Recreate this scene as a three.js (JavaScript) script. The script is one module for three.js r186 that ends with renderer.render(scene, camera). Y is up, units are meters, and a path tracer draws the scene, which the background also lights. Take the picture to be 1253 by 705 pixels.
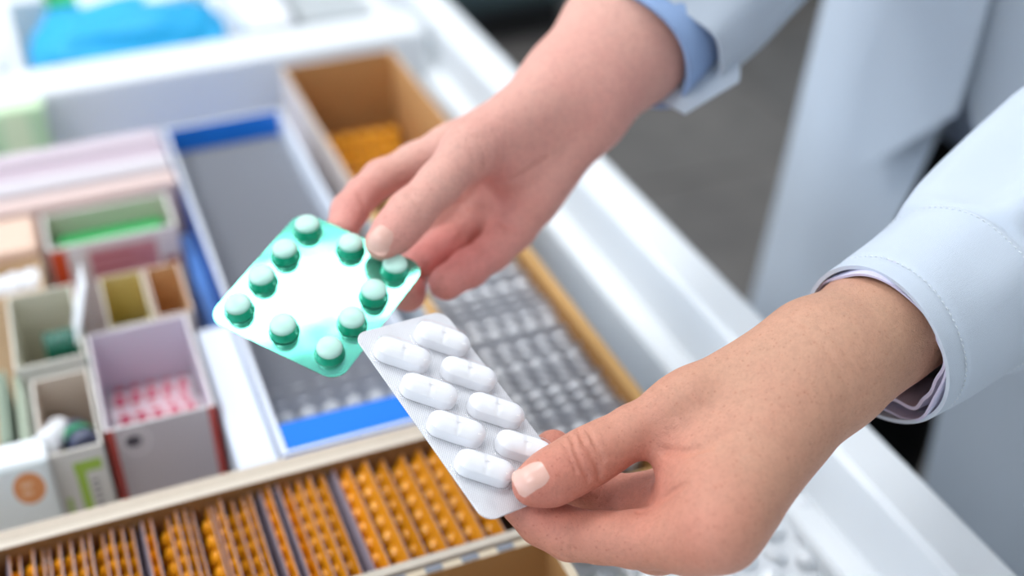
import * as THREE from 'three';
import { RoundedBoxGeometry } from 'three/addons/geometries/RoundedBoxGeometry.js';
import { RectAreaLightUniformsLib } from 'three/addons/lights/RectAreaLightUniformsLib.js';
import { mergeGeometries } from 'three/addons/utils/BufferGeometryUtils.js';
import { ImprovedNoise } from 'three/addons/math/ImprovedNoise.js';

// ------------------------------------------------------------------ camera, sky, lights, exposure
const scene = new THREE.Scene();
const camera = new THREE.PerspectiveCamera(25.6245, 1253 / 705, 0.02, 40);
camera.position.set(0, 1.25, 0);
camera.up.set(0.216196, 0.833403, -0.508624);
camera.lookAt(0.29762, 1.25 - 0.552405, -0.778634);
camera.focus = 0.452;
camera.userData.fStop = 3.6;

const renderer = new THREE.WebGLRenderer({ antialias: true });
renderer.toneMapping = THREE.LinearToneMapping;
renderer.toneMappingExposure = 0.385;
renderer.shadowMap.enabled = true;
scene.background = new THREE.Color(0.80, 0.92, 1.08);   // bright overcast daylight outside the windows
scene.backgroundIntensity = 6;
RectAreaLightUniformsLib.init();
const LAMP = { tint: [0.97, 0.985, 1.0], power: 14, seen: 9 };
// ceiling panels: centre x, centre z, width, depth
const PANELS = [[0.30, -1.10, 1.2, 0.6], [-1.20, -1.10, 1.2, 0.6], [-1.20, 0.10, 1.2, 0.6], [0.30, -2.50, 1.2, 0.6], [-1.20, -2.50, 1.2, 0.6], [2.40, 0.30, 1.2, 0.6]];
const CEIL = 2.75;
function panelLight([x, z, w, d]) {
  const l = new THREE.RectAreaLight(new THREE.Color().setRGB(...LAMP.tint), LAMP.power, w - 0.06, d - 0.06);
  l.position.set(x, CEIL - 0.035, z); l.lookAt(x, 0, z); l.name = 'ceiling_panel_glow'; scene.add(l);
}

// ------------------------------------------------------------------ helpers
const V = (x, y, z) => (Array.isArray(x) ? new THREE.Vector3(x[0], x[1], x[2]) : new THREE.Vector3(x, y, z));
function seeded(s) { return () => { s = (s + 0x6d2b79f5) | 0; let t = Math.imul(s ^ (s >>> 15), 1 | s); t = (t + Math.imul(t ^ (t >>> 7), 61 | t)) ^ t; return ((t ^ (t >>> 14)) >>> 0) / 4294967296; }; }
const rnd = seeded(77);
const noiseGen = new ImprovedNoise();
const noise3 = (x, y, z) => noiseGen.noise(x + 31.7, y + 11.3, z + 5.1);
const used = {};
function numbered(name) { const n = used[name] = (used[name] ?? -1) + 1; return n ? name + '_' + String(n).padStart(3, '0') : name; }
function tag(o, label, category, group) { o.userData.label = label; o.userData.category = category; if (group) o.userData.group = group; return o; }
function thing(name, label, category, pos = [0, 0, 0], turn = 0, group) {
  const o = new THREE.Group(); o.name = numbered(name); o.position.set(...pos); o.rotation.y = turn; scene.add(o);
  return tag(o, label, category, group);
}
function mesh(name, geo, mat, parent = scene, pos, rot) {
  const m = new THREE.Mesh(geo, mat); m.name = parent === scene ? numbered(name) : name; m.castShadow = m.receiveShadow = true;
  if (pos) m.position.set(...pos); if (rot) m.rotation.set(...rot);
  parent.add(m); return m;
}
function structure(name, geo, mat, pos, rot) { const m = mesh(name, geo, mat, scene, pos, rot); m.userData.kind = 'structure'; return m; }
function copy(src, label, group) { const c = src.clone(); c.name = numbered(src.name.replace(/_\d{3}$/, '')); scene.add(c); c.userData = { ...src.userData }; if (label) c.userData.label = label; if (group) c.userData.group = group; return c; }
const lin = (hex) => new THREE.Color(hex);
const std = (color, roughness = 0.6, more = {}) => new THREE.MeshStandardMaterial({ color: lin(color), roughness, ...more });
const phys = (color, roughness = 0.5, more = {}) => new THREE.MeshPhysicalMaterial({ color: lin(color), roughness, ...more });
function box(w, h, d, r = 0) { return r ? new RoundedBoxGeometry(w, h, d, 2, r) : new THREE.BoxGeometry(w, h, d); }
function dataTexture(n, fn, srgb = false) {
  const data = new Uint8Array(n * n * 4);
  for (let y = 0; y < n; y++) for (let x = 0; x < n; x++) { const c = fn(x / n, y / n, x, y), o = (y * n + x) * 4; for (let k = 0; k < 3; k++) data[o + k] = Math.max(0, Math.min(255, Math.round(255 * (Array.isArray(c) ? c[k] : c)))); data[o + 3] = 255; }
  const t = new THREE.DataTexture(data, n, n); t.wrapS = t.wrapT = THREE.RepeatWrapping; t.magFilter = THREE.LinearFilter; if (srgb) t.colorSpace = THREE.SRGBColorSpace; t.needsUpdate = true; return t;
}
function canvasTexture(w, h, draw) {
  const c = document.createElement('canvas'); c.width = w; c.height = h; draw(c.getContext('2d'), w, h);
  const t = new THREE.CanvasTexture(c); t.colorSpace = THREE.SRGBColorSpace; return t;
}
function scaled(t, u, v = u) { const c = t.clone(); c.repeat.set(u, v); c.needsUpdate = true; return c; }
// periodic value noise for tiling textures
function tileNoise(n, seed) {
  const r = seeded(seed), g = Array.from({ length: n * n }, () => r());
  return (u, v) => { const x = u * n, y = v * n, xi = Math.floor(x), yi = Math.floor(y), fx = x - xi, fy = y - yi, s = fx * fx * (3 - 2 * fx), t = fy * fy * (3 - 2 * fy);
    const a = (i, j) => g[((j % n) + n) % n * n + ((i % n) + n) % n];
    return (a(xi, yi) * (1 - s) + a(xi + 1, yi) * s) * (1 - t) + (a(xi, yi + 1) * (1 - s) + a(xi + 1, yi + 1) * s) * t; };
}
// faces get texture coordinates in metres from the plane they face most
function metreUV(geo) {
  const g = geo.index ? geo.toNonIndexed() : geo, p = g.attributes.position, uv = new Float32Array(p.count * 2), a = V(0, 0, 0), b = V(0, 0, 0), c = V(0, 0, 0);
  for (let i = 0; i < p.count; i += 3) {
    a.fromBufferAttribute(p, i); b.fromBufferAttribute(p, i + 1); c.fromBufferAttribute(p, i + 2);
    const n = b.clone().sub(a).cross(c.clone().sub(a)), ax = Math.abs(n.x), ay = Math.abs(n.y), az = Math.abs(n.z);
    [a, b, c].forEach((q, k) => { const o = (i + k) * 2; if (ax >= ay && ax >= az) { uv[o] = q.z; uv[o + 1] = q.y; } else if (ay >= az) { uv[o] = q.x; uv[o + 1] = q.z; } else { uv[o] = q.x; uv[o + 1] = q.y; } });
  }
  g.setAttribute('uv', new THREE.BufferAttribute(uv, 2)); return g;
}

// ------------------------------------------------------------------ textures and materials
const nA = tileNoise(8, 1), nB = tileNoise(32, 2), nC = tileNoise(96, 3);
const weaveTex = dataTexture(256, (u, v) => 0.5 + 0.22 * Math.sin(u * Math.PI * 2 * 64) + 0.22 * Math.sin(v * Math.PI * 2 * 64 + (Math.floor(u * 64) % 2) * Math.PI));
const poreTex = dataTexture(512, (u, v) => 0.45 + 0.3 * nC(u, v) + 0.2 * nB(u, v) - 0.15 * Math.abs(Math.sin((u + v + 0.1 * nB(u, v)) * 2 * Math.PI * 24)));
const fibreTex = dataTexture(256, (u, v) => { const g = 0.86 + 0.1 * nB(u, v) + 0.08 * nC(u, v); return [g, g, g]; }, true);
const tileTex = dataTexture(512, (u, v) => { const g = 0.80 + 0.14 * nA(u, v) + 0.08 * nC(u, v); return [g, g, g]; }, true);
const knurlTex = dataTexture(256, (u, v) => 0.5 + 0.25 * Math.sin(2 * Math.PI * 16 * (u + v)) + 0.25 * Math.sin(2 * Math.PI * 16 * (u - v)));

const knurlColor = dataTexture(256, (u, v) => { const g = 0.9 + 0.05 * Math.sin(2 * Math.PI * 16 * (u + v)) + 0.05 * Math.sin(2 * Math.PI * 16 * (u - v)); return [g, g, g]; }, true);

const M = {
  wall: std('#eef1f2', 0.9), ceiling: std('#f4f5f5', 0.95), frame: std('#dfe4e6', 0.5),
  tile: std('#85817d', 0.45, { map: scaled(tileTex, 2) }), grout: std('#4a4847', 0.9),
  drawer: phys('#e9edf0', 0.42, { clearcoat: 0.15, clearcoatRoughness: 0.4 }), drawerFloor: std('#e4e8ec', 0.5), teal: std('#37484d', 0.5), cabinet: std('#d4dadc', 0.45),
  card: std('#cfcac4', 0.85, { map: scaled(fibreTex, 8) }), white: std('#eceef2', 0.65), whiteGloss: phys('#f1f4f8', 0.3, { clearcoat: 0.5 }),
  kraft: std('#b98c5a', 0.85, { map: scaled(fibreTex, 6) }), kraftEdge: std('#c9a878', 0.85),
  blue: phys('#0f7ce6', 0.35, { clearcoat: 0.4 }), black: std('#0d0d10', 0.8),
};

// ------------------------------------------------------------------ the room
const RX0 = -2.4, RX1 = 3.4, RZ0 = -4.4, RZ1 = 2.2;
{
  const base = structure('floor', box(RX1 - RX0 + 0.4, 0.1, RZ1 - RZ0 + 0.4), M.grout, [(RX0 + RX1) / 2, -0.056, (RZ0 + RZ1) / 2]);
  const tg = box(0.592, 0.012, 0.592, 0.002), tones = ['#74706d', '#6e6b69', '#7a7673'].map((c) => std(c, 0.4, { map: M.tile.map })), r = seeded(5);
  for (let i = -5; i < 6; i++) for (let j = 0; j < 11; j++) mesh('tile', tg, tones[Math.floor(r() * 3)], base, [0.3 + 0.6 * i - (RX0 + RX1) / 2 + 0.3, 0.05, -4.1 + 0.6 * j - (RZ0 + RZ1) / 2]);
}
structure('ceiling', box(RX1 - RX0 + 0.4, 0.1, RZ1 - RZ0 + 0.4), M.ceiling, [(RX0 + RX1) / 2, CEIL + 0.05, (RZ0 + RZ1) / 2]);
structure('wall_right', box(0.1, CEIL, RZ1 - RZ0), M.wall, [RX1 + 0.05, CEIL / 2, (RZ0 + RZ1) / 2]);
structure('wall_back', box(RX1 - RX0, CEIL, 0.1), M.wall, [(RX0 + RX1) / 2, CEIL / 2, RZ0 - 0.05]);
structure('wall_front', box(RX1 - RX0, CEIL, 0.1), M.wall, [(RX0 + RX1) / 2, CEIL / 2, RZ1 + 0.05]);
{ // wall with a band of windows on the left
  const wl = structure('wall_left', box(0.1, 0.9, RZ1 - RZ0), M.wall, [RX0 - 0.05, 0.45, (RZ0 + RZ1) / 2]);
  mesh('lintel', box(0.1, 0.25, RZ1 - RZ0), M.wall, wl, [0, CEIL - 0.125 - 0.45, 0]);
  for (let k = 0; k < 4; k++) mesh('pier', box(0.1, 1.6, 0.3), M.wall, wl, [0, 1.7 - 0.45, -3.15 + k * 2.1]);
  const clear = new THREE.MeshPhysicalMaterial({ color: 0xffffff, roughness: 0, transmission: 1, thickness: 0 });
  for (let k = 0; k < 3; k++) {
    const w = new THREE.Group(); w.name = 'window_' + (k + 1); w.position.set(RX0 - 0.05, 1.7, (RZ0 + RZ1) / 2 - 2.1 + k * 2.1); w.userData.kind = 'structure'; scene.add(w);
    for (const s of [-1, 1]) { mesh('frame_bar', box(0.06, 1.6, 0.05), M.frame, w, [0, 0, s * 0.875]); mesh('frame_bar', box(0.06, 0.05, 1.7), M.frame, w, [0, s * 0.775, 0]); }
    mesh('pane', new THREE.PlaneGeometry(1.7, 1.5), clear, w, [0, 0, 0], [0, Math.PI / 2, 0]);
  }
}
const panelGlow = new THREE.MeshStandardMaterial({ color: 0xffffff, emissive: new THREE.Color().setRGB(...LAMP.tint), emissiveIntensity: LAMP.seen, roughness: 0.6 });
PANELS.forEach((p, k) => {
  const [x, z, w, d] = p, o = thing('ceiling_light', ['flat white ceiling light panel above the open drawer', 'flat white ceiling light panel near the windows', 'flat white ceiling light panel by the window corner', 'flat white ceiling light panel at the back wall', 'flat white ceiling light panel at the back window', 'flat white ceiling light panel near the right wall'][k], 'ceiling light', [x, CEIL, z]);
  for (const s of [-1, 1]) { mesh('frame', box(w, 0.03, 0.03), M.frame, o, [0, -0.015, s * (d / 2 - 0.015)]); mesh('frame', box(0.03, 0.03, d - 0.06), M.frame, o, [s * (w / 2 - 0.015), -0.015, 0]); }
  mesh('diffuser', box(w - 0.06, 0.012, d - 0.06), panelGlow, o, [0, -0.016, 0]);
  panelLight(p);
});

// ------------------------------------------------------------------ furniture behind the drawer
function baseCabinet(label, x, z, w, d, h, mat, turn = 0) {
  const o = thing('base_cabinet', label, 'cabinet', [x, 0, z], turn);
  mesh('plinth', box(w - 0.04, 0.1, d - 0.06), M.black, o, [0, 0.05, -0.02]);
  mesh('carcass', box(w, h - 0.1, d - 0.02), mat, o, [0, 0.1 + (h - 0.1) / 2, -0.01]);
  for (const s of [-1, 1]) { const dr = mesh('door', box(w / 2 - 0.004, h - 0.13, 0.018, 0.003), mat, o, [s * w / 4, 0.1 + (h - 0.1) / 2, d / 2 - 0.009]); mesh('handle', box(0.012, 0.14, 0.02, 0.004), M.frame, dr, [-s * (w / 4 - 0.05), 0.15, 0.019]); }
  mesh('worktop', box(w + 0.02, 0.03, d + 0.02, 0.004), M.frame, o, [0, h + 0.015, 0]);
  return o;
}
baseCabinet('dark teal base cabinet far behind the drawer at the top edge', 0.80, -3.02, 0.9, 0.5, 0.85, M.teal);
baseCabinet('pale grey base cabinet far behind the person', 2.25, -3.05, 1.2, 0.5, 0.85, M.cabinet);

// ------------------------------------------------------------------ the pulled-out drawer
const DT = 0.85, DB = 0.715;     // rim height and height of the drawer's floor
{
  const o = thing('pharmacy_drawer', 'large white pharmacy drawer pulled open, full of medicine packs', 'drawer', [0, 0, 0]);
  const railProfile = [[0.334, 0.695], [0.334, 0.846], [0.330, 0.85], [0.3085, 0.85], [0.3055, 0.847], [0.3040, 0.8125], [0.3030, 0.811], [0.2900, 0.8105], [0.2880, 0.808], [0.2875, 0.695]];
  for (const s of [1, -1]) {
    const sh = new THREE.Shape(); railProfile.forEach(([x, y], i) => { const X = s > 0 ? x : -x - 0.03; if (i) sh.lineTo(X, y); else sh.moveTo(X, y); });
    mesh('side_rail', new THREE.ExtrudeGeometry(sh, { depth: 1.95, bevelEnabled: false }).translate(0, 0, -1.8), M.drawer, o);
  }
  mesh('drawer_floor', box(0.606, 0.02, 1.94), M.drawerFloor, o, [-0.015, DB - 0.01, -0.825]);
  mesh('divider', box(0.63, 0.134, 0.052, 0.006), M.drawer, o, [-0.02, DB + 0.067, -0.981]);
  mesh('back_panel', box(0.606, 0.135, 0.02), M.drawer, o, [-0.015, DB + 0.0675, -1.785]);
  mesh('front_panel', box(0.72, 0.2, 0.02, 0.003), M.drawer, o, [-0.015, 0.765, 0.161]);
  const c = thing('drawer_cabinet', 'white cabinet under the open pharmacy drawer', 'cabinet', [-0.015, 0, -0.82]);
  mesh('plinth', box(0.62, 0.08, 1.8), M.black, c, [0, 0.04, 0]);
  mesh('carcass', box(0.68, 0.61, 1.9, 0.003), M.drawer, c, [0, 0.385, 0]);
  for (const y of [0.235, 0.535]) { const f = mesh('drawer_front', box(0.66, 0.27, 0.018, 0.003), M.drawer, c, [0, y, 0.958]); mesh('handle', box(0.2, 0.014, 0.02, 0.004), M.frame, f, [0, 0.09, 0.019]); }
}

// ------------------------------------------------------------------ cartons
const T = 0.0009;
// open carton: inside x0..x1, z0 (far) .. z1 (near), floor to top; looks: outside, inside, edge, and per-face prints
function carton(label, [x0, x1], [z0, z1], top, look, group) {
  const w = x1 - x0, d = z1 - z0, h = top - DB, o = thing(look.name || 'medicine_carton', label, look.category || 'carton', [(x0 + x1) / 2, DB, (z0 + z1) / 2], look.turn || 0, group);
  const t = look.t || T, out = look.out, ins = look.ins, edge = look.edge || look.ins, side = look.side || out, r = look.right || side, l = look.left || side;
  const part = (name, g, mats, pos) => mesh(name, g, mats, o, pos);
  part('front_panel', box(w, h * (look.frontH || 1), t), [edge, edge, edge, edge, look.front || out, ins], [0, h * (look.frontH || 1) / 2, d / 2 - t / 2]);
  part('back_panel', box(w, h, t), [edge, edge, edge, edge, look.back || ins, out], [0, h / 2, -d / 2 + t / 2]);
  part('side_panel', box(t, h, d - 2 * t), [r, ins, edge, edge, edge, edge], [w / 2 - t / 2, h / 2, 0]);
  part('side_panel', box(t, h, d - 2 * t), [ins, l, edge, edge, edge, edge], [-w / 2 + t / 2, h / 2, 0]);
  if (look.fold) part('rim_fold', box(w, 0.030, look.fold), out, [0, h - 0.0148, -d / 2 - look.fold / 2]);
  part('bottom_panel', box(w - 2 * t, t, d - 2 * t), ins, [0, t / 2, 0]);
  return o;
}
// closed carton: one folded body with its end flap showing
function pack(label, w, h, d, pos, mats, turn = [0, 0, 0], group) {
  const o = thing('medicine_pack', label, 'carton', pos, 0, group); o.rotation.set(...turn);
  mesh('body', new RoundedBoxGeometry(w, h, d, 2, 0.0012), mats.body, o, [0, h / 2, 0]);
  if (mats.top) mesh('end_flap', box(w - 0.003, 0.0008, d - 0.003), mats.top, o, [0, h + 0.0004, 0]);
  if (mats.front) mesh('printed_face', box(w - 0.003, h - 0.003, 0.0006), mats.front, o, [0, h / 2, d / 2 + 0.0003]);
  return o;
}
const print = (w, h, draw, rough = 0.55) => new THREE.MeshStandardMaterial({ map: canvasTexture(w, h, draw), roughness: rough });
const bars = (g, x, y, w, n, gap, h, c, seed = 3) => { const r = seeded(seed); g.fillStyle = c; for (let i = 0; i < n; i++) g.fillRect(x, y + i * gap, w * (0.55 + 0.45 * r()), h); };

const frontA = print(256, 512, (g, w, h) => {
  g.fillStyle = '#c3b9bc'; g.fillRect(0, 0, w, h); g.strokeStyle = '#b3a9ae'; g.lineWidth = 2; for (let x = 6; x < w; x += 9) { g.beginPath(); g.moveTo(x, 0); g.lineTo(x, h); g.stroke(); }
  g.fillStyle = '#b9473f'; g.fillRect(0, 0, 20, h); g.fillRect(w - 18, 0, 18, h);
  g.strokeStyle = '#d8d0d2'; g.lineWidth = 5; g.beginPath(); g.ellipse(66, 40, 30, 30, 0, 0, 7); g.stroke(); g.fillStyle = '#47414a'; g.beginPath(); g.ellipse(58, 38, 18, 13, 0, 0, 7); g.fill();
});
const redSide = print(64, 128, (g, w, h) => { g.fillStyle = '#ddd3d6'; g.fillRect(0, 0, w, h); g.fillStyle = '#b9473f'; g.fillRect(0, 0, 6, h); });
carton('open carton with a grey striped front, red edges and a pale lilac inside', [-0.0165, 0.038], [-0.611, -0.523], 0.85, { out: std('#ddd3d6', 0.6), side: redSide, front: frontA, ins: std('#d8d1de', 0.75), edge: std('#eae4e4', 0.8), t: 0.0014 });
const frontB = print(256, 512, (g, w, h) => {
  g.fillStyle = '#d6d3cf'; g.fillRect(0, 0, w, h); g.fillStyle = '#9fc04b'; g.fillRect(118, 30, 118, 26); g.fillRect(122, 30, 40, 230); g.fillStyle = '#a9c46b'; g.fillRect(58, 110, 22, 170);
  g.fillStyle = '#77727a'; for (let i = 0; i < 12; i++) g.fillRect(180, 80 + i * 15, 26, 7);
});
carton('open grey carton with lime green blocks on its front, holding a rolled wrapper', [-0.0475, -0.0185], [-0.583, -0.517], 0.848, { out: std('#d6d3cf', 0.65), front: frontB, ins: std('#d0bfae', 0.8), edge: std('#e6e0d6', 0.8), t: 0.0012 });
carton('open beige carton holding dark green tablet rolls, with a white flap standing up', [-0.0545, -0.0185], [-0.668, -0.5935], 0.85, { out: std('#d9d6cc', 0.7), ins: std('#dbd6c2', 0.8), edge: std('#e2ddd0', 0.8), t: 0.0012 });
{ const o = scene.children[scene.children.length - 1]; const f = mesh('flap', box(0.0008, 0.04, 0.022), std('#f3f4f8', 0.6), o, [0.0205, 0.148, 0.008], [0.1, 0, -0.28]); f.userData.label = 'white flap standing up'; }
carton('open carton with an olive yellow inside and a little green at its bottom', [-0.0035, 0.021], [-0.668, -0.6125], 0.85, { out: std('#e0dccf', 0.7), ins: std('#dcc47e', 0.8), edge: std('#e6dfca', 0.8) });
carton('open carton with a tan brown inside, beside the blue and white box', [0.0225, 0.0425], [-0.668, -0.6135], 0.85, { out: std('#e6d9cf', 0.7), ins: std('#deb07c', 0.8), edge: std('#f0d8c6', 0.8) });
const frontG = print(512, 256, (g, w, h) => {
  g.fillStyle = '#ecdcd8'; g.fillRect(0, 0, w, h); g.fillStyle = '#e2501f'; g.fillRect(6, 4, 62, 70); g.fillStyle = '#f3e9e7'; g.fillRect(78, 0, 50, h);
  g.fillStyle = '#d48a90'; g.fillRect(150, 12, 270, 40); bars(g, 160, 18, 250, 3, 11, 5, '#c06770', 9); g.fillStyle = '#b8503f'; g.fillRect(440, 40, 60, 16);
});
carton('open white carton with a red and orange printed front and green inside', [-0.029, 0.049], [-0.757, -0.712], 0.85, { out: std('#ece4de', 0.6), front: frontG, ins: std('#c6c8b2', 0.8), edge: std('#ece8e2', 0.8), t: 0.0016 });
carton('open tan carton at the left edge holding a white roll', [-0.100, -0.034], [-0.712, -0.675], 0.846, { out: std('#d6b48e', 0.8), ins: std('#c39a6c', 0.8), edge: std('#dcc09c', 0.8), t: 0.0014 });
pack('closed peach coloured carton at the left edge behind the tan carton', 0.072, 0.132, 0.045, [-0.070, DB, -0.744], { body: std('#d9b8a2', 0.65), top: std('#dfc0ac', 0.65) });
[['#cdbfc8', 0.1345, 'pale lilac flat carton, rearmost of the row filed on edge'], ['#c2b0bc', 0.1325, 'mauve flat carton, second from the back of the row filed on edge'], ['#d0cacf', 0.134, 'whitish flat carton, third from the back of the row filed on edge'], ['#d6beb8', 0.131, 'pinkish flat carton, front one of the row filed on edge']].forEach(([c, h, label], i) =>
  pack(label, 0.150, h, 0.0185, [-0.017 + i * 0.0006, DB, -0.846 + i * 0.0202], { body: std(c, 0.6), top: std(c, 0.55) }, [0, 0, 0], 'flat cartons filed on edge'));
const frontJ = print(256, 256, (g, w, h) => { g.fillStyle = '#bfe0b4'; g.fillRect(0, 0, w, h); g.fillStyle = '#dcecc4'; g.fillRect(150, 0, 66, h); bars(g, 16, 50, 120, 4, 22, 10, '#8fbf95', 4); g.fillStyle = '#b4dc72'; g.fillRect(0, 180, 150, 60); });
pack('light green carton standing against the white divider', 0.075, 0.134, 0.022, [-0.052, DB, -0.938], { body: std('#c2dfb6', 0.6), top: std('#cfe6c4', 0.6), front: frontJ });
// filed leaflets at the left edge
[['#9fae9b', 0.131], ['#c0cab6', 0.128], ['#8d9c8b', 0.132], ['#b8c2ae', 0.127], ['#a3b09d', 0.130], ['#cbd2c2', 0.126]].forEach(([c, h], i) => {
  const o = mesh('folded_leaflet', box(0.0021, h, 0.062, 0.0006), std(c, 0.8), scene, [-0.0655 + i * 0.0029, DB + h / 2, -0.570], [0, 0, 0.02 * (i % 3 - 1)]);
  tag(o, ['dull green folded leaflet, first from the left edge of the filed row', 'pale green folded leaflet, second in the filed row', 'darkest green folded leaflet, third in the filed row', 'light grey green folded leaflet, fourth in the filed row', 'mid green folded leaflet, fifth in the filed row', 'palest folded leaflet, last of the filed row beside the lime printed carton'][i], 'leaflet', 'folded leaflets filed at the left edge');
});
const frontC = print(256, 256, (g, w, h) => { g.fillStyle = '#e9eff2'; g.fillRect(0, 0, w, h); g.fillStyle = '#a9c3c1'; g.fillRect(0, 78, w, 178); g.fillStyle = '#e2955f'; g.beginPath(); g.ellipse(194, 25, 46, 19, 0, 0, 7); g.fill(); bars(g, 172, 18, 48, 2, 10, 5, '#eec4a4', 12); });
pack('white pack with an orange oval on its front, in the near left corner', 0.044, 0.135, 0.019, [-0.066, DB, -0.5225], { body: std('#e6ecee', 0.5), top: M.whiteGloss, front: frontC });

// the blue and white box of grey blister packs
{
  const leftPrint = print(1024, 256, (g, w, h) => { // far end on the left of the picture
    g.fillStyle = '#eef2fb'; g.fillRect(0, 0, w, h); g.fillStyle = '#2d66c4'; g.beginPath(); g.moveTo(0, 0); g.lineTo(w * 0.62, 0); g.lineTo(w * 0.52, h * 0.35); g.lineTo(0, h * 0.9); g.fill(); g.fillStyle = '#dfe6f4'; g.fillRect(0, 0, w, 10);
  });
  const o = carton('long blue and white open box filled with grey blister packs', [0.0615, 0.1465], [-0.851, -0.472], 0.85, { name: 'blister_box', out: M.blue, left: leftPrint, side: std('#e9eef6', 0.5), ins: std('#dfe5ef', 0.6), back: M.blue, edge: std('#e3e8f2', 0.6), front: M.blue, t: 0.0022 });
  const f = mesh('flap', box(0.080, 0.0012, 0.020), std('#0a7bea', 0.75), o, [0, 0.1335, 0.1785], [0.35, 0, 0]); f.userData.label = 'blue end flap';
}
// long near carton of amber strips, the next carton in front of it, the tray with a tan rim, the tan carton at the far end
const cardLook = { name: 'cardboard_box', category: 'cardboard box', out: std('#cdbfae', 0.85, { map: scaled(fibreTex, 4) }), ins: std('#8d6236', 0.85, { map: scaled(fibreTex, 4) }), edge: std('#d2c7b8', 0.9), t: 0.0045 };
carton('long cardboard box in front, packed with upright amber strips', [-0.30, 0.1625], [-0.4625, -0.3785], 0.85, { ...cardLook, fold: 0.007 });
{
  const o = carton('second cardboard box at the bottom edge, with grey dashes along its rim', [-0.30, 0.1605], [-0.377, -0.24], 0.849, { ...cardLook, out: std('#c9a678', 0.85), ins: std('#a97d49', 0.85), edge: std('#dcccb2', 0.9), t: 0.004 });
  const dash = box(0.0075, 0.0008, 0.0032), grey = std('#8d929c', 0.8);
  for (let i = 0; i < 12; i++) mesh('rim_dash', dash, grey, o, [0.224 - i * 0.0165, 0.1343, -0.0665]);
}
carton('open cardboard tray with a tan rim, filled with grey blister packs', [0.1632, 0.2425], [-0.70, -0.392], 0.848, { ...cardLook, out: std('#cfd6de', 0.8), ins: std('#a1713b', 0.85), edge: std('#c59a5f', 0.9), t: 0.0062 });
carton('deep tan cardboard box at the back holding orange strips', [0.1635, 0.2545], [-0.925, -0.706], 0.85, { ...cardLook, out: std('#d3c9c6', 0.85), ins: std('#d9a468', 0.85, { map: scaled(fibreTex, 4) }), edge: std('#d9c0a6', 0.9), t: 0.002 });

pack('white carton wedged between the grey striped carton and the blue and white box', 0.0195, 0.127, 0.128, [0.0505, DB, -0.5395], { body: std('#d8dfec', 0.7), top: std('#d8dfec', 0.7) });
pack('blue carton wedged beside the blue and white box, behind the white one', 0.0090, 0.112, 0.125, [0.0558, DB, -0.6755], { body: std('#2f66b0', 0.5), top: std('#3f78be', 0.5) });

// behind the divider
{
  const g = new THREE.SphereGeometry(1, 64, 40), p = g.attributes.position;
  for (let i = 0; i < p.count; i++) {
    const x = p.getX(i), y = p.getY(i), z = p.getZ(i), q = (v) => Math.sign(v) * Math.pow(Math.abs(v), 0.55);
    const n = 1 + 0.10 * noise3(x * 2.5, y * 3, z * 2.5) + 0.05 * noise3(x * 7, y * 7, z * 7);
    p.setXYZ(i, q(x) * 0.083 * n, q(y) * 0.066 * n, q(z) * 0.064 * n);
  }
  g.computeVertexNormals();
  tag(mesh('plastic_bag', g, phys('#00a4dc', 0.55), scene, [0.064, DB + 0.075, -1.080]), 'crumpled bright cyan plastic bag behind the white divider', 'bag');
  pack('white pack with pale green print lying on the cyan bag', 0.105, 0.022, 0.06, [0.085, DB + 0.119, -1.135], { body: std('#e3ece4', 0.5), front: print(256, 64, (c, w, h) => { c.fillStyle = '#eef2ec'; c.fillRect(0, 0, w, h); bars(c, 20, 14, 200, 3, 14, 7, '#a9c7ae', 6); }) }, [0.1, 0.05, 0.06]);
  pack('bright green pack behind the cyan bag', 0.055, 0.128, 0.03, [0.018, DB, -1.175], { body: std('#21b573', 0.5), top: std('#21b573', 0.5) });
  pack('brown carton behind the green pack at the top edge', 0.06, 0.13, 0.05, [0.03, DB, -1.235], { body: std('#8a5a3a', 0.7), top: std('#8a5a3a', 0.7) });
  pack('white carton in the top left corner behind the divider', 0.05, 0.134, 0.12, [-0.062, DB, -1.075], { body: M.white, top: M.whiteGloss });
  pack('pale grey bottle carton beside the top left white carton', 0.032, 0.136, 0.05, [-0.012, DB, -1.18], { body: std('#dfe6e6', 0.5), top: M.whiteGloss });
  pack('tall white carton to the right of the cyan bag behind the divider', 0.040, 0.136, 0.17, [0.176, DB, -1.100], { body: M.whiteGloss, top: M.white });
  pack('flat silver grey pack lying behind the divider near the corner', 0.062, 0.122, 0.12, [0.240, DB, -1.10], { body: phys('#c3c9cc', 0.4, { metalness: 0.3 }), top: phys('#c9cfd2', 0.35, { metalness: 0.4 }) });
  pack('small brown carton in the corner behind the divider', 0.03, 0.125, 0.04, [0.262, DB, -1.19], { body: std('#7a5235', 0.7), top: std('#7a5235', 0.7) });
}

// ------------------------------------------------------------------ blister packs that fill the boxes
const ordinal = (n) => { const w = ['first', 'second', 'third', 'fourth', 'fifth', 'sixth', 'seventh', 'eighth', 'ninth', 'tenth']; return w[n - 1] || n + (n % 10 === 1 && n % 100 !== 11 ? 'st' : n % 10 === 2 && n % 100 !== 12 ? 'nd' : n % 10 === 3 && n % 100 !== 13 ? 'rd' : 'th'); };
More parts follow.
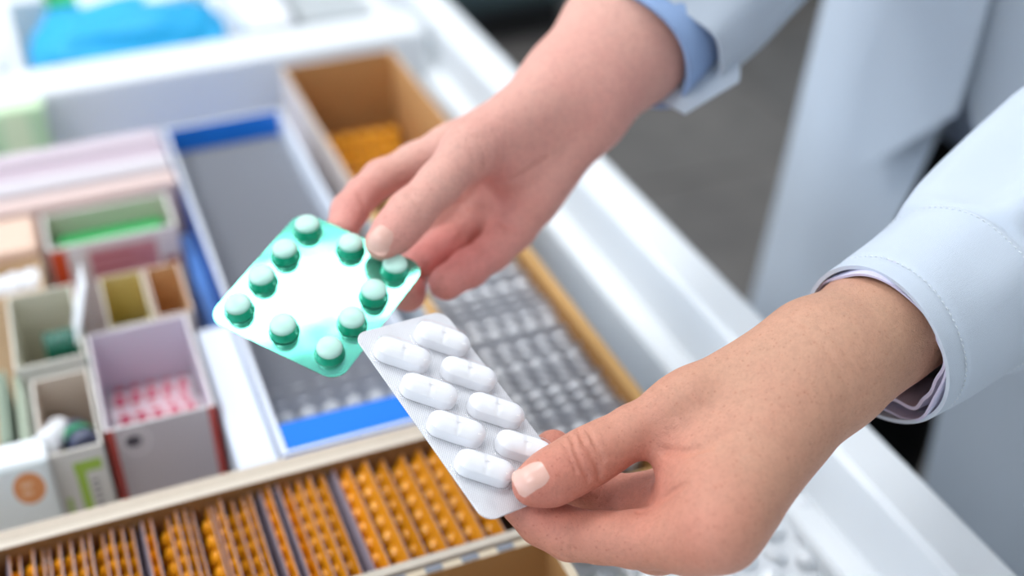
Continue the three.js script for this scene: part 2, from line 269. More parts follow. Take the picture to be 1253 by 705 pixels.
// low dome: rings of a half ellipsoid on the z = 0 plane
function dome(rx, ry, h, n = 10, rings = 3) {
  const pos = [], idx = [];
  for (let i = 0; i <= rings; i++) { const a = i / rings * Math.PI / 2, c = Math.pow(Math.cos(a), 0.7), s = Math.sin(a); for (let k = 0; k < n; k++) { const t = k / n * Math.PI * 2; pos.push(rx * c * Math.cos(t), ry * c * Math.sin(t), h * s); } }
  for (let i = 0; i < rings; i++) for (let k = 0; k < n; k++) { const a = i * n + k, b = i * n + (k + 1) % n; idx.push(a, b, a + n, b, b + n, a + n); }
  const g = new THREE.BufferGeometry(); g.setAttribute('position', new THREE.Float32BufferAttribute(pos, 3)); g.setIndex(idx); g.computeVertexNormals(); return g;
}
function domes(cols, rows, w, h, rx, ry, dz, n, rings) {
  const list = [];
  for (let i = 0; i < cols; i++) for (let j = 0; j < rows; j++) list.push(dome(rx, ry, dz, n, rings).translate((i + 0.5 - cols / 2) * w / cols, (j + 0.5 - rows / 2) * h / rows, 0));
  return mergeGeometries(list);
}
// a strip stands on its lower long edge: width along x, height along y, pockets towards +z
function strip(name, label, group, w, h, foil, film, pockets, cups) {
  const o = thing(name, label, 'blister pack', [0, 0, 0], 0, group);
  mesh('foil', new RoundedBoxGeometry(w, h, 0.0005, 1, 0.0002).translate(0, h / 2, 0), foil, o);
  if (film) mesh('film', new THREE.BoxGeometry(w - 0.0004, h - 0.0004, 0.0003).translate(0, h / 2, 0.0005), film, o);
  mesh('pockets', pockets.clone().translate(0, h / 2, 0.0003), cups || film || foil, o);
  return o;
}
const silver = phys('#b0b2b8', 0.45, { metalness: 0.15 }), silverDark = phys('#a3a6ae', 0.45, { metalness: 0.2 }), cupWhite = phys('#dfe0e3', 0.4, { clearcoat: 0.3 }), cupGrey = phys('#c2c5cb', 0.4, { clearcoat: 0.3 });
const amber = phys('#d8880f', 0.35, { clearcoat: 0.4 }), amberDeep = phys('#b86a0c', 0.35, { clearcoat: 0.4 }), lilacFoil = phys('#a99aa6', 0.4, { metalness: 0.5 });
// grey packs on edge in the tray with the tan rim
{
  const L = 'silver grey blister pack standing on edge in the tan rimmed tray', G = 'grey blister packs in the tan rimmed tray';
  const p = strip('silver_blister', L, G, 0.0660, 0.085, silver, null, domes(6, 6, 0.0660, 0.08, 0.0052, 0.0061, 0.0052, 12, 3), cupWhite);
  const r = seeded(21), n = 33;
  for (let i = 0; i < n; i++) { const c = i ? copy(p, L, G) : p; c.userData.label = 'grey blister pack on edge in the tan rimmed tray, ' + ordinal(i + 1) + ' from its near end'; c.position.set(0.2029 + 0.0008 * (r() - 0.5), 0.7600 + 0.003 * r(), -0.412 - i * 0.0084); c.rotation.set(-0.42 + 0.05 * (r() - 0.5), 0.03 * (r() - 0.5), 0.02 * (r() - 0.5)); }
}
// fine grey packs in the blue and white box
{
  const L = 'grey blister pack filed on edge in the blue and white box', G = 'grey blister packs in the blue and white box';
  const p = strip('grey_blister', L, G, 0.077, 0.088, silverDark, null, domes(6, 6, 0.075, 0.082, 0.0056, 0.0060, 0.0040, 10, 3), cupGrey);
  const r = seeded(22), n = 50;
  for (let i = 0; i < n; i++) { const c = i ? copy(p, L, G) : p; c.userData.label = 'grey blister pack in the blue and white box, ' + ordinal(i + 1) + ' from its blue near flap'; c.position.set(0.104 + 0.001 * (r() - 0.5), 0.7545 + 0.002 * r(), -0.490 - i * 0.0064); c.rotation.set(-0.5 + 0.03 * (r() - 0.5), 0.02 * (r() - 0.5), 0); }
}
// amber strips in the near box: they stand across it and lean
{
  const G = 'amber strips in the near cardboard box', LA = 'amber tablet strip standing on edge in the near cardboard box', LF = 'amber strip turned so that its lilac grey foil back shows';
  const pk = domes(7, 6, 0.0725, 0.096, 0.0042, 0.0062, 0.0031, 8, 2);
  const a = strip('amber_strip', LA, G, 0.0755, 0.100, lilacFoil, amber, pk, phys('#f5a214', 0.3, { clearcoat: 0.4 }));
  const r = seeded(23), ambers = [], foils = []; let x = -0.185, k = 0;
  while (x < 0.148) {
    const t = Math.max(0, Math.min(1, (x - 0.035) / 0.06)), c = k++ ? copy(a, LA, G) : a;
    const back = [9, 24, 25, 38, 50, 52, 57].includes(k - 1);
    c.position.set(x - 0.02 - 0.035 * t, 0, -0.4195 + 0.0012 * (r() - 0.5)); 
    c.rotation.set(0, Math.PI / 2 * (back ? 1 : -1), 0); c.rotation.order = 'ZYX'; c.rotation.z = -(0.26 + 0.30 * t + 0.03 * (r() - 0.5)); c.position.y = 0.8455 - 0.1 * Math.cos(c.rotation.z) + 0.003 * (r() - 0.5);
    if (back) foils.push(c); else ambers.push(c);
    x += 0.0040 + 0.0042 * t + 0.0010 * r();
  }
  ambers.reverse().forEach((c, i) => { c.userData.label = 'amber strip in the near cardboard box, ' + ordinal(i + 1) + ' amber one from its right end'; });
  foils.reverse().forEach((c, i) => { c.userData.label = 'strip turned lilac foil side out in the near cardboard box, ' + ordinal(i + 1) + ' from the right'; });
}
// orange strips lying in the deep tan box, and two in the second box at the bottom edge
{
  const G = 'orange strips in the deep tan box', Lb = 'orange tablet strip standing in the deep tan box at the back';
  const o = strip('orange_strip', Lb, G, 0.078, 0.062, amberDeep, phys('#a0600a', 0.45), domes(6, 4, 0.074, 0.058, 0.0056, 0.0064, 0.0052, 12, 3), phys('#ffb414', 0.35, { clearcoat: 0.3 }));
  [[0.745, -0.868, -0.55], [0.739, -0.862, -0.6], [0.728, -0.848, -0.7], [0.7665, -0.765, -0.75], [0.758, -0.757, -0.8], [0.752, -0.748, -0.85]].forEach(([y, z, a], i) => { const c = i ? copy(o, Lb, G) : o; c.userData.label = ordinal(i % 3 + 1) + ' orange tablet strip of the ' + (i < 3 ? 'rear' : 'front') + ' bundle in the deep tan box at the back'; c.position.set(0.209, y, z); c.rotation.set(a, 0, 0.02 * (i % 3 - 1)); });
  for (let i = 0; i < 7; i++) { const c = copy(o, 'orange strip in the second cardboard box at the bottom edge, ' + ordinal(i + 1) + ' from its dashed rim', 'orange strips in the second cardboard box'); c.position.set(0.112 - i * 0.002, DB + 0.002, -0.355 + i * 0.012); c.rotation.set(-0.5, 0, 0.03 * (i % 2)); }
}
// loose white packs at the near right
{
  const G = 'white blister packs piled at the near right', Lw = 'white blister pack in the loose pile beside the drawer side';
  const p = strip('white_blister', Lw, G, 0.048, 0.075, phys('#e4e8ec', 0.4, { metalness: 0.2 }), null, domes(3, 5, 0.046, 0.072, 0.0062, 0.0056, 0.0045, 12, 4));
  const pile = [[0.262, 0.755, -0.300, -1.45, 0.3], [0.262, 0.767, -0.345, -1.3, -0.5], [0.222, 0.762, -0.318, -1.4, 0.9], [0.262, 0.775, -0.275, -1.35, 1.3], [0.202, 0.778, -0.290, -1.3, -0.2], [0.250, 0.790, -0.310, -1.42, 0.5], [0.190, 0.764, -0.345, -1.2, 0.1], [0.222, 0.742, -0.33, -1.5, -0.9], [0.195, 0.745, -0.30, -1.5, 1.5], [0.26, 0.735, -0.36, -1.5, 0.05]];
  pile.forEach(([x, y, z, a, b], i) => { const c = i ? copy(p, Lw, G) : p; c.userData.label = 'white blister pack in the loose pile by the drawer side, ' + ordinal(pile.filter((q) => q[1] > y).length + 1) + ' from the top'; c.rotation.order = 'YXZ'; c.rotation.set(a, b, 0); c.position.set(x, y + 0.026, z); });
}
// what the small cartons hold
{
  const pk = domes(5, 2, 0.044, 0.022, 0.0036, 0.0046, 0.0035, 10, 3);
  const L = 'pink and white tablet strip lying in the grey striped carton', G = 'pink and white strips in the grey striped carton';
  const p = strip('pink_strip', L, G, 0.047, 0.024, std('#eadfe6', 0.4), null, pk);
  p.children[1].material = phys('#d9506e', 0.35, { clearcoat: 0.4 });
  for (let i = 0; i < 7; i++) { const c = i ? copy(p, L, G) : p; c.userData.label = 'pink and white strip lying in the grey striped carton, ' + ordinal(i + 1) + ' from its back'; c.position.set(0.0108, DB + 0.084 + (i % 2) * 0.003, -0.592 + i * 0.0095); c.rotation.set(-1.05 - 0.1 * (i % 2), 0, 0.05 * (i % 3 - 1)); }
  const roll = (name, label, x, y, z, r, len, mat, turn, group) => { const o = thing(name, label, 'roll', [x, y, z], 0, group); o.rotation.set(...turn); const pts = []; for (let i = 0; i <= 40; i++) { const t = i / 40; pts.push(new THREE.Vector2(r * (0.86 + 0.14 * Math.abs(Math.sin(t * Math.PI * 5))), (t - 0.5) * len)); } pts.unshift(new THREE.Vector2(0, -len / 2)); pts.push(new THREE.Vector2(0, len / 2)); mesh('body', new THREE.LatheGeometry(pts, 28), mat, o); return o; };
  const green = phys('#0f8a66', 0.3, { clearcoat: 0.5 }), green2 = phys('#0a5f4c', 0.35, { clearcoat: 0.5 });
  roll('tablet_roll', 'bright green ribbed tablet roll on top in the beige carton', -0.0295, DB + 0.113, -0.611, 0.0085, 0.026, green, [0, 0.1, 1.5]);
  roll('tablet_roll', 'dark green ribbed tablet roll behind the bright green one', -0.0285, DB + 0.119, -0.631, 0.0095, 0.022, green2, [0, 0.05, 1.55]);
  const wrap = roll('foil_roll', 'dark blue and purple rolled wrapper with a green mark in the lime printed carton', -0.029, DB + 0.118, -0.542, 0.0085, 0.035, phys('#38405f', 0.35, { clearcoat: 0.5 }), [1.2, 0, -0.2]);
  mesh('green_mark', new THREE.CylinderGeometry(0.0088, 0.0088, 0.009, 24, 1, true), std('#1f8f63', 0.4), wrap);
  roll('paper_roll', 'crumpled white paper roll beside the dark wrapper', -0.042, DB + 0.122, -0.545, 0.007, 0.045, M.white, [1.1, 0, 0.15]);
  roll('paper_roll', 'white paper roll lying in the tan carton at the left edge', -0.060, DB + 0.122, -0.694, 0.011, 0.05, M.white, [0, 0.1, 1.57]);
  const gp = pack('folded green sachet inside the white and red carton', 0.066, 0.119, 0.016, [0.010, DB + 0.002, -0.7325], { body: phys('#1fb25c', 0.4) }, [-0.12, 0, 0.0]); gp.userData.category = 'sachet';
  const g2 = pack('small green sachet at the bottom of the olive carton', 0.014, 0.106, 0.03, [0.0095, DB + 0.002, -0.640], { body: phys('#86b83c', 0.45) }); g2.userData.category = 'sachet';
  const g3 = pack('dark brown sachet at the bottom of the tan brown carton', 0.012, 0.094, 0.03, [0.033, DB + 0.002, -0.640], { body: phys('#6a4527', 0.5) }); g3.userData.category = 'sachet';
}

// ------------------------------------------------------------------ the two packs in the hands
function frameOf(c, u, v, n) { const m = new THREE.Matrix4().makeBasis(V(u), V(v), V(n)); m.setPosition(V(c)); return m; }
// stadium-shaped solid of rings [inset, z] with an optional score line across it
function stadium(L, W, rings, score = 0, nArc = 12, nLine = 22) {
  const pos = [], idx = [], N = 2 * (nArc + nLine);
  const ring = (inset, z, sc) => { const r = Math.max(W / 2 - inset, 0.00005), s = (L - W) / 2, pts = [];
    for (let k = 0; k < nLine; k++) pts.push([s - 2 * s * k / nLine, r]); for (let k = 0; k < nArc; k++) { const a = Math.PI / 2 + Math.PI * k / nArc; pts.push([-s + r * Math.cos(a), r * Math.sin(a)]); }
    for (let k = 0; k < nLine; k++) pts.push([-s + 2 * s * k / nLine, -r]); for (let k = 0; k < nArc; k++) { const a = -Math.PI / 2 + Math.PI * k / nArc; pts.push([s + r * Math.cos(a), r * Math.sin(a)]); }
    for (const [x, y] of pts) pos.push(x, y, z - (sc ? score * Math.exp(-((x / 0.0009) ** 2)) : 0)); };
  rings.forEach(([inset, z, sc]) => ring(inset, z, sc));
  for (let i = 0; i + 1 < rings.length; i++) for (let k = 0; k < N; k++) { const a = i * N + k, b = i * N + (k + 1) % N; idx.push(a, b, a + N, b, b + N, a + N); }
  const base = (rings.length - 1) * N; for (let k = 1; k + 1 < N; k++) idx.push(base, base + k, base + k + 1);
  const g = new THREE.BufferGeometry(); g.setAttribute('position', new THREE.Float32BufferAttribute(pos, 3)); g.setIndex(idx); g.computeVertexNormals(); return g;
}
function roundedRect(w, h, r) { const s = new THREE.Shape(); s.moveTo(-w / 2 + r, -h / 2); s.lineTo(w / 2 - r, -h / 2); s.absarc(w / 2 - r, -h / 2 + r, r, -Math.PI / 2, 0); s.lineTo(w / 2, h / 2 - r); s.absarc(w / 2 - r, h / 2 - r, r, 0, Math.PI / 2); s.lineTo(-w / 2 + r, h / 2); s.absarc(-w / 2 + r, h / 2 - r, r, Math.PI / 2, Math.PI); s.lineTo(-w / 2, -h / 2 + r); s.absarc(-w / 2 + r, -h / 2 + r, r, Math.PI, Math.PI * 1.5); return s; }
const clearFilm = new THREE.MeshPhysicalMaterial({ color: 0xffffff, roughness: 0.04, transmission: 1, thickness: 0, ior: 1.45 });
const WHITE = { c: [0.1108, 0.9597, -0.3423], u: [0.9324, -0.1920, -0.3063], v: [-0.2319, 0.3322, -0.9142], n: [0.2773, 0.9234, 0.2652], w: 0.0420, h: 0.0892 };
{
  const o = thing('blister_pack', 'white blister pack of oblong tablets held in the near hand', 'blister pack');
  frameOf(WHITE.c, WHITE.u, WHITE.v, WHITE.n).decompose(o.position, o.quaternion, o.scale);
  const foil = phys('#f3f4f9', 0.36, { metalness: 0.22, map: scaled(knurlColor, 62), bumpMap: scaled(knurlTex, 62), bumpScale: 0.00011 });
  const sheet = new THREE.ExtrudeGeometry(roundedRect(WHITE.w, WHITE.h, 0.0052), { depth: 0.0004, bevelEnabled: true, bevelThickness: 0.00012, bevelSize: 0.00012, bevelSegments: 1, curveSegments: 10 }).translate(0, 0, -0.0004);
  mesh('foil_sheet', sheet, foil, o);
  const tablet = phys('#f4f5f9', 0.38, { clearcoat: 0.25, clearcoatRoughness: 0.3 });
  const tg = stadium(0.0214, 0.0098, [[0, 0], [0, 0.0038], [0.0003, 0.0043], [0.0010, 0.0050, 1], [0.0019, 0.0056, 1], [0.0030, 0.0060, 1], [0.00485, 0.0061, 1]], 0.00032);
  const pg = stadium(0.0228, 0.0112, [[-0.0006, 0.0001], [0, 0.0006], [0.0003, 0.0046], [0.0008, 0.0056], [0.0016, 0.0063], [0.0028, 0.0067], [0.0055, 0.0068]]);
  for (let i = 0; i < 2; i++) for (let j = 0; j < 4; j++) {
    const x = (i - 0.5) * 0.0196, y = 0.0292 - j * 0.0183 + (i ? 0.001 : -0.001);
    mesh('tablet', tg, tablet, o, [x, y, 0.0003], [0, 0, -0.74]);
    mesh('pocket', pg, clearFilm, o, [x, y, 0.0001], [0, 0, -0.74]);
  }
}
// a thin sheet with the given outline, bowed so that it drops by k r^2 away from its middle
const BEND = 1.35;
function bentSheet(outline, t, k, rings = 16) {
  const pts = outline.slice(0, -1), N = pts.length, pos = [], idx = [], uv = [];
  for (const side of [0, -t]) for (let j = 0; j <= rings; j++) for (const p of pts) { const x = p.x * j / rings, y = p.y * j / rings; pos.push(x, y, side - k * (x * x + y * y)); uv.push(x, y); }
  const Q = (rings + 1) * N;
  for (let j = 0; j < rings; j++) for (let i = 0; i < N; i++) { const a = j * N + i, b = j * N + (i + 1) % N; idx.push(a, a + N, b, b, a + N, b + N, Q + a, Q + b, Q + a + N, Q + b, Q + b + N, Q + a + N); }
  for (let i = 0; i < N; i++) { const a = rings * N + i, b = rings * N + (i + 1) % N; idx.push(a, Q + a, b, b, Q + a, Q + b); }
  const g = new THREE.BufferGeometry(); g.setAttribute('position', new THREE.Float32BufferAttribute(pos, 3)); g.setAttribute('uv', new THREE.Float32BufferAttribute(uv, 2)); g.setIndex(idx);
  const f = g.toNonIndexed(); f.computeVertexNormals();
  { // smooth normals on the two faces, from the bow itself
    const p = f.attributes.position, n = f.attributes.normal; for (let i = 0; i < p.count; i++) { if (Math.abs(n.getZ(i)) < 0.7) continue; const s = Math.sign(n.getZ(i)), v = V(2 * k * p.getX(i), 2 * k * p.getY(i), 1).normalize().multiplyScalar(s); n.setXYZ(i, v.x, v.y, v.z); } }
  return f;
}
const GREEN = { c: [0.0773, 0.9762, -0.4155], u: [0.6636, -0.2034, 0.7199], v: [0.7471, 0.2284, -0.6242], n: [-0.0374, 0.9521, 0.3035], w: 0.0602, h: 0.0657 };
{
  const o = thing('blister_pack', 'shiny mint green blister pack of round tablets held in the far hand', 'blister pack');
  frameOf(GREEN.c, GREEN.u, GREEN.v, GREEN.n).decompose(o.position, o.quaternion, o.scale);
  const mint = phys('#74e2ca', 0.2, { metalness: 0.85, clearcoat: 1, clearcoatRoughness: 0.08, bumpMap: scaled(nTex(), 18), bumpScale: 0.0003 });
  mesh('foil_sheet', bentSheet(roundedRect(GREEN.w, GREEN.h, 0.0072).getPoints(10), 0.0004, BEND), mint, o);
  const lathe = (pts, n = 32) => new THREE.LatheGeometry(pts.map(([r, z]) => new THREE.Vector2(r, z)), n).rotateX(Math.PI / 2);
  const tabletG = lathe([[0.0050, 0.0020], [0.0050, 0.0046], [0.0047, 0.0053], [0.0038, 0.0059], [0.0020, 0.0063], [0, 0.0064]]), pocketG = lathe([[0.0059, 0.0001], [0.0055, 0.0006], [0.0053, 0.0026], [0.0052, 0.0040], [0.0049, 0.0042]]);
  const tablet = phys('#b9e3d5', 0.4, { clearcoat: 0.2 }), film = phys('#0aa07a', 0.25, { clearcoat: 0.4 });
  for (let i = 0; i < 3; i++) for (let j = 0; j < 4; j++) {
    if (i === 1 && (j === 1 || j === 2)) continue;
    const x = (i - 1) * 0.0205, y = 0.0237 - j * 0.0158;
    const z = -BEND * (x * x + y * y), tilt = [-2 * BEND * y, 2 * BEND * x, 0]; mesh('pocket', pocketG, film, o, [x, y, z], tilt); mesh('tablet', tabletG, tablet, o, [x, y, z], tilt);
  }
}
function nTex() { return dataTexture(128, (u, v) => 0.5 + 0.5 * (nA(u, v) - 0.5)); }

// ------------------------------------------------------------------ the person: body as one surface from a distance field
function roundCone(px, py, pz, b) { // b: [ax,ay,az, bx,by,bz, r1, r2, precomputed...]
  const bax = b[3] - b[0], bay = b[4] - b[1], baz = b[5] - b[2], l2 = bax * bax + bay * bay + baz * baz, rr = b[6] - b[7], a2 = l2 - rr * rr, il2 = 1 / l2;
  const pax = px - b[0], pay = py - b[1], paz = pz - b[2], y = pax * bax + pay * bay + paz * baz, z = y - l2;
  const qx = pax * l2 - bax * y, qy = pay * l2 - bay * y, qz = paz * l2 - baz * y, x2 = qx * qx + qy * qy + qz * qz, y2 = y * y * l2, z2 = z * z * l2, k = Math.sign(rr) * rr * rr * x2;
  if (Math.sign(z) * a2 * z2 > k) return Math.sqrt(x2 + z2) * il2 - b[7];
  if (Math.sign(y) * a2 * y2 < k) return Math.sqrt(x2 + y2) * il2 - b[6];
  return (Math.sqrt(x2 * a2 * il2) + y * rr) * il2 - b[6];
}
const smin = (a, b, k) => { const h = Math.max(k - Math.abs(a - b), 0) / k; return Math.min(a, b) - h * h * k * 0.25; };
const smax = (a, b, k) => -smin(-a, -b, k);
const bone = (a, b, r1, r2) => [a[0], a[1], a[2], b[0], b[1], b[2], r1 / 1000, r2 / 1000];
const chain = (pts) => { const o = []; for (let i = 0; i + 1 < pts.length; i++) o.push(bone(pts[i][0], pts[i + 1][0], pts[i][1], pts[i + 1][1])); return o; };
function unionOf(bones, x, y, z, k) { let d = 1; for (const b of bones) d = smin(d, roundCone(x, y, z, b), k); return d; }
function boundsOf(bones, pad) { const lo = [9, 9, 9], hi = [-9, -9, -9]; for (const b of bones) for (let e = 0; e < 2; e++) for (let i = 0; i < 3; i++) { lo[i] = Math.min(lo[i], b[e * 3 + i] - b[6 + e] - pad); hi[i] = Math.max(hi[i], b[e * 3 + i] + b[6 + e] + pad); } return [lo, hi]; }
function surfaceNets(sdf, lo, hi, h) {
  const B = 6, n = [0, 1, 2].map((i) => Math.ceil(((hi[i] - lo[i]) / h + 1) / B) * B + 1), [nx, ny, nz] = n, val = new Float32Array(nx * ny * nz).fill(1);
  const half = B * h * 0.5, cut = half * 1.74 * 1.25 + 2 * h;
  for (let bz = 0; bz < nz; bz += B) for (let by = 0; by < ny; by += B) for (let bx = 0; bx < nx; bx += B) {
    const c = sdf(lo[0] + bx * h + half, lo[1] + by * h + half, lo[2] + bz * h + half), X = Math.min(bx + B, nx), Y = Math.min(by + B, ny), Z = Math.min(bz + B, nz), far = Math.abs(c) > cut;
    if (far && c > 0) continue;
    for (let z = bz; z < Z; z++) for (let y = by; y < Y; y++) for (let x = bx; x < X; x++) val[(z * ny + y) * nx + x] = far ? -1 : sdf(lo[0] + x * h, lo[1] + y * h, lo[2] + z * h);
  }
  const at = new Int32Array(nx * ny * nz).fill(-1), pos = [], S = [1, nx, nx * ny];
  const corners = []; for (let k = 0; k < 8; k++) corners.push((k & 1) + (k >> 1 & 1) * S[1] + (k >> 2 & 1) * S[2]);
  const edges = []; for (let i = 0; i < 8; i++) for (const b of [1, 2, 4]) if (!(i & b)) edges.push([i, i | b]);
  for (let z = 0; z < nz - 1; z++) for (let y = 0; y < ny - 1; y++) for (let x = 0; x < nx - 1; x++) {
    const o = (z * ny + y) * nx + x; let m = 0; for (let k = 0; k < 8; k++) if (val[o + corners[k]] < 0) m |= 1 << k;
    if (m === 0 || m === 255) continue;
    let sx = 0, sy = 0, sz = 0, c = 0;
    for (const [i, j] of edges) { const si = m >> i & 1, sj = m >> j & 1; if (si === sj) continue; const a = val[o + corners[i]], b = val[o + corners[j]], t = a / (a - b); sx += (i & 1) + ((j & 1) - (i & 1)) * t; sy += (i >> 1 & 1) + ((j >> 1 & 1) - (i >> 1 & 1)) * t; sz += (i >> 2 & 1) + ((j >> 2 & 1) - (i >> 2 & 1)) * t; c++; }
    at[o] = pos.length / 3; pos.push(lo[0] + (x + sx / c) * h, lo[1] + (y + sy / c) * h, lo[2] + (z + sz / c) * h);
  }
  const idx = [], ax = [[1, 2], [2, 0], [0, 1]], dim = [nx, ny, nz];
  for (let z = 1; z < nz - 1; z++) for (let y = 1; y < ny - 1; y++) for (let x = 1; x < nx - 1; x++) {
    const o = (z * ny + y) * nx + x, s = val[o] < 0;
    for (let a = 0; a < 3; a++) { const q = val[o + S[a]] < 0; if (s === q) continue; const [u, v] = ax[a], A = at[o - S[u] - S[v]], Bq = at[o - S[v]], C = at[o], D = at[o - S[u]]; if (A < 0 || Bq < 0 || C < 0 || D < 0) continue; if (s) idx.push(A, Bq, C, A, C, D); else idx.push(A, C, Bq, A, D, C); }
  }
  const P = new Float32Array(pos), N = new Float32Array(pos.length), e = h * 0.35;
  for (let i = 0; i < P.length; i += 3) {
    let g;
    for (let it = 0; it < 3; it++) {
      const x = P[i], y = P[i + 1], z = P[i + 2];
      g = [sdf(x + e, y, z) - sdf(x - e, y, z), sdf(x, y + e, z) - sdf(x, y - e, z), sdf(x, y, z + e) - sdf(x, y, z - e)].map((v) => v / (2 * e));
      if (it === 2) break;
      const d = sdf(x, y, z), l2 = g[0] * g[0] + g[1] * g[1] + g[2] * g[2] || 1, st = Math.max(-h * 0.6, Math.min(h * 0.6, d / l2));
      for (let k = 0; k < 3; k++) P[i + k] -= g[k] * st;
    }
    const l = Math.hypot(...g) || 1; for (let k = 0; k < 3; k++) N[i + k] = g[k] / l;
  }
  const geo = new THREE.BufferGeometry(); geo.setAttribute('position', new THREE.BufferAttribute(P, 3)); geo.setAttribute('normal', new THREE.BufferAttribute(N, 3)); geo.setIndex(idx); return geo;
}
// a hand: palm bones blended widely, each finger its own chain, kept on its side of the pack it holds, creased where listed
const EYE = [0, 1.25, 0];
function land(field, p) { // slides a point along its line of sight onto the skin
  const d = p.map((v, i) => v - EYE[i]), l = Math.hypot(...d), u = d.map((v) => v / l); let t = l - 0.06;
  for (let i = 0; i < 60; i++) { const f = field(EYE[0] + u[0] * t, EYE[1] + u[1] * t, EYE[2] + u[2] * t); t += f * 0.85; if (Math.abs(f) < 5e-5 || t > l + 0.05) break; }
  return t > l + 0.05 ? p : u.map((v, i) => EYE[i] + v * t);
}
function handField(H) {
  const fingers = H.fingers.map((f) => ({ bones: chain(f.pts), side: f.side || 0, upTo: f.upTo || 0 })), pn = H.pack.n, pc = H.pack.c, pu = H.pack.u, pv = H.pack.v;
  const base = (x, y, z) => field0(x, y, z, []);
  const creases = (H.creases || []).map((c) => ({ ...c, pts: c.pts.map((p) => land(base, p)) })).map(({ pts, w, d }) => ({ seg: pts.slice(0, -1).map((p, i) => bone(p, pts[i + 1], 0.001, 0.0011)), w: w / 1000, d: d / 1000, lo: [0, 1, 2].map((i) => Math.min(...pts.map((p) => p[i])) - 0.014), hi: [0, 1, 2].map((i) => Math.max(...pts.map((p) => p[i])) + 0.014) }));
  function field0(x, y, z, list) {
    const pd = (x - pc[0]) * pn[0] + (y - pc[1]) * pn[1] + (z - pc[2]) * pn[2];
    let d = unionOf(H.palm, x, y, z, H.kPalm || 0.012), fd = 1;
    for (const f of fingers) {
      let q = 1; f.bones.forEach((b, i) => { let r = roundCone(x, y, z, b); if (f.side && i >= f.upTo && r < 0.004) { const lx = Math.abs((x - pc[0]) * pu[0] + (y - pc[1]) * pu[1] + (z - pc[2]) * pu[2]) - H.pack.w / 2, ly = Math.abs((x - pc[0]) * pv[0] + (y - pc[1]) * pv[1] + (z - pc[2]) * pv[2]) - H.pack.h / 2; r = smax(r, -Math.max(lx, ly, f.side > 0 ? pd - 0.0002 : -pd - 0.0007), 0.0012); } q = smin(q, r, 0.004); });
      fd = smin(fd, q, 0.0014);
    }
    d = smin(d, fd, H.kJoin || 0.008);
    d = smin(d, unionOf(H.arm, x, y, z, 0.013), 0.015);
    for (const m of H.muscles || []) d = smin(d, roundCone(x, y, z, m), 0.014);
    if (d < 0.004 && d > -0.004) for (const c of list) {
      if (x < c.lo[0] || x > c.hi[0] || y < c.lo[1] || y > c.hi[1] || z < c.lo[2] || z > c.hi[2]) continue;
      let q = 1; for (const s of c.seg) q = Math.min(q, roundCone(x, y, z, s)); q = Math.max(q, 0); d += c.d * Math.exp(-((q / c.w) ** 2));
    }
    return d;
  }
  const field = (x, y, z) => field0(x, y, z, creases), all = [...H.palm, ...fingers.flatMap((f) => f.bones), ...H.arm];
  return { field, bounds: boundsOf(all, 0.006) };
}
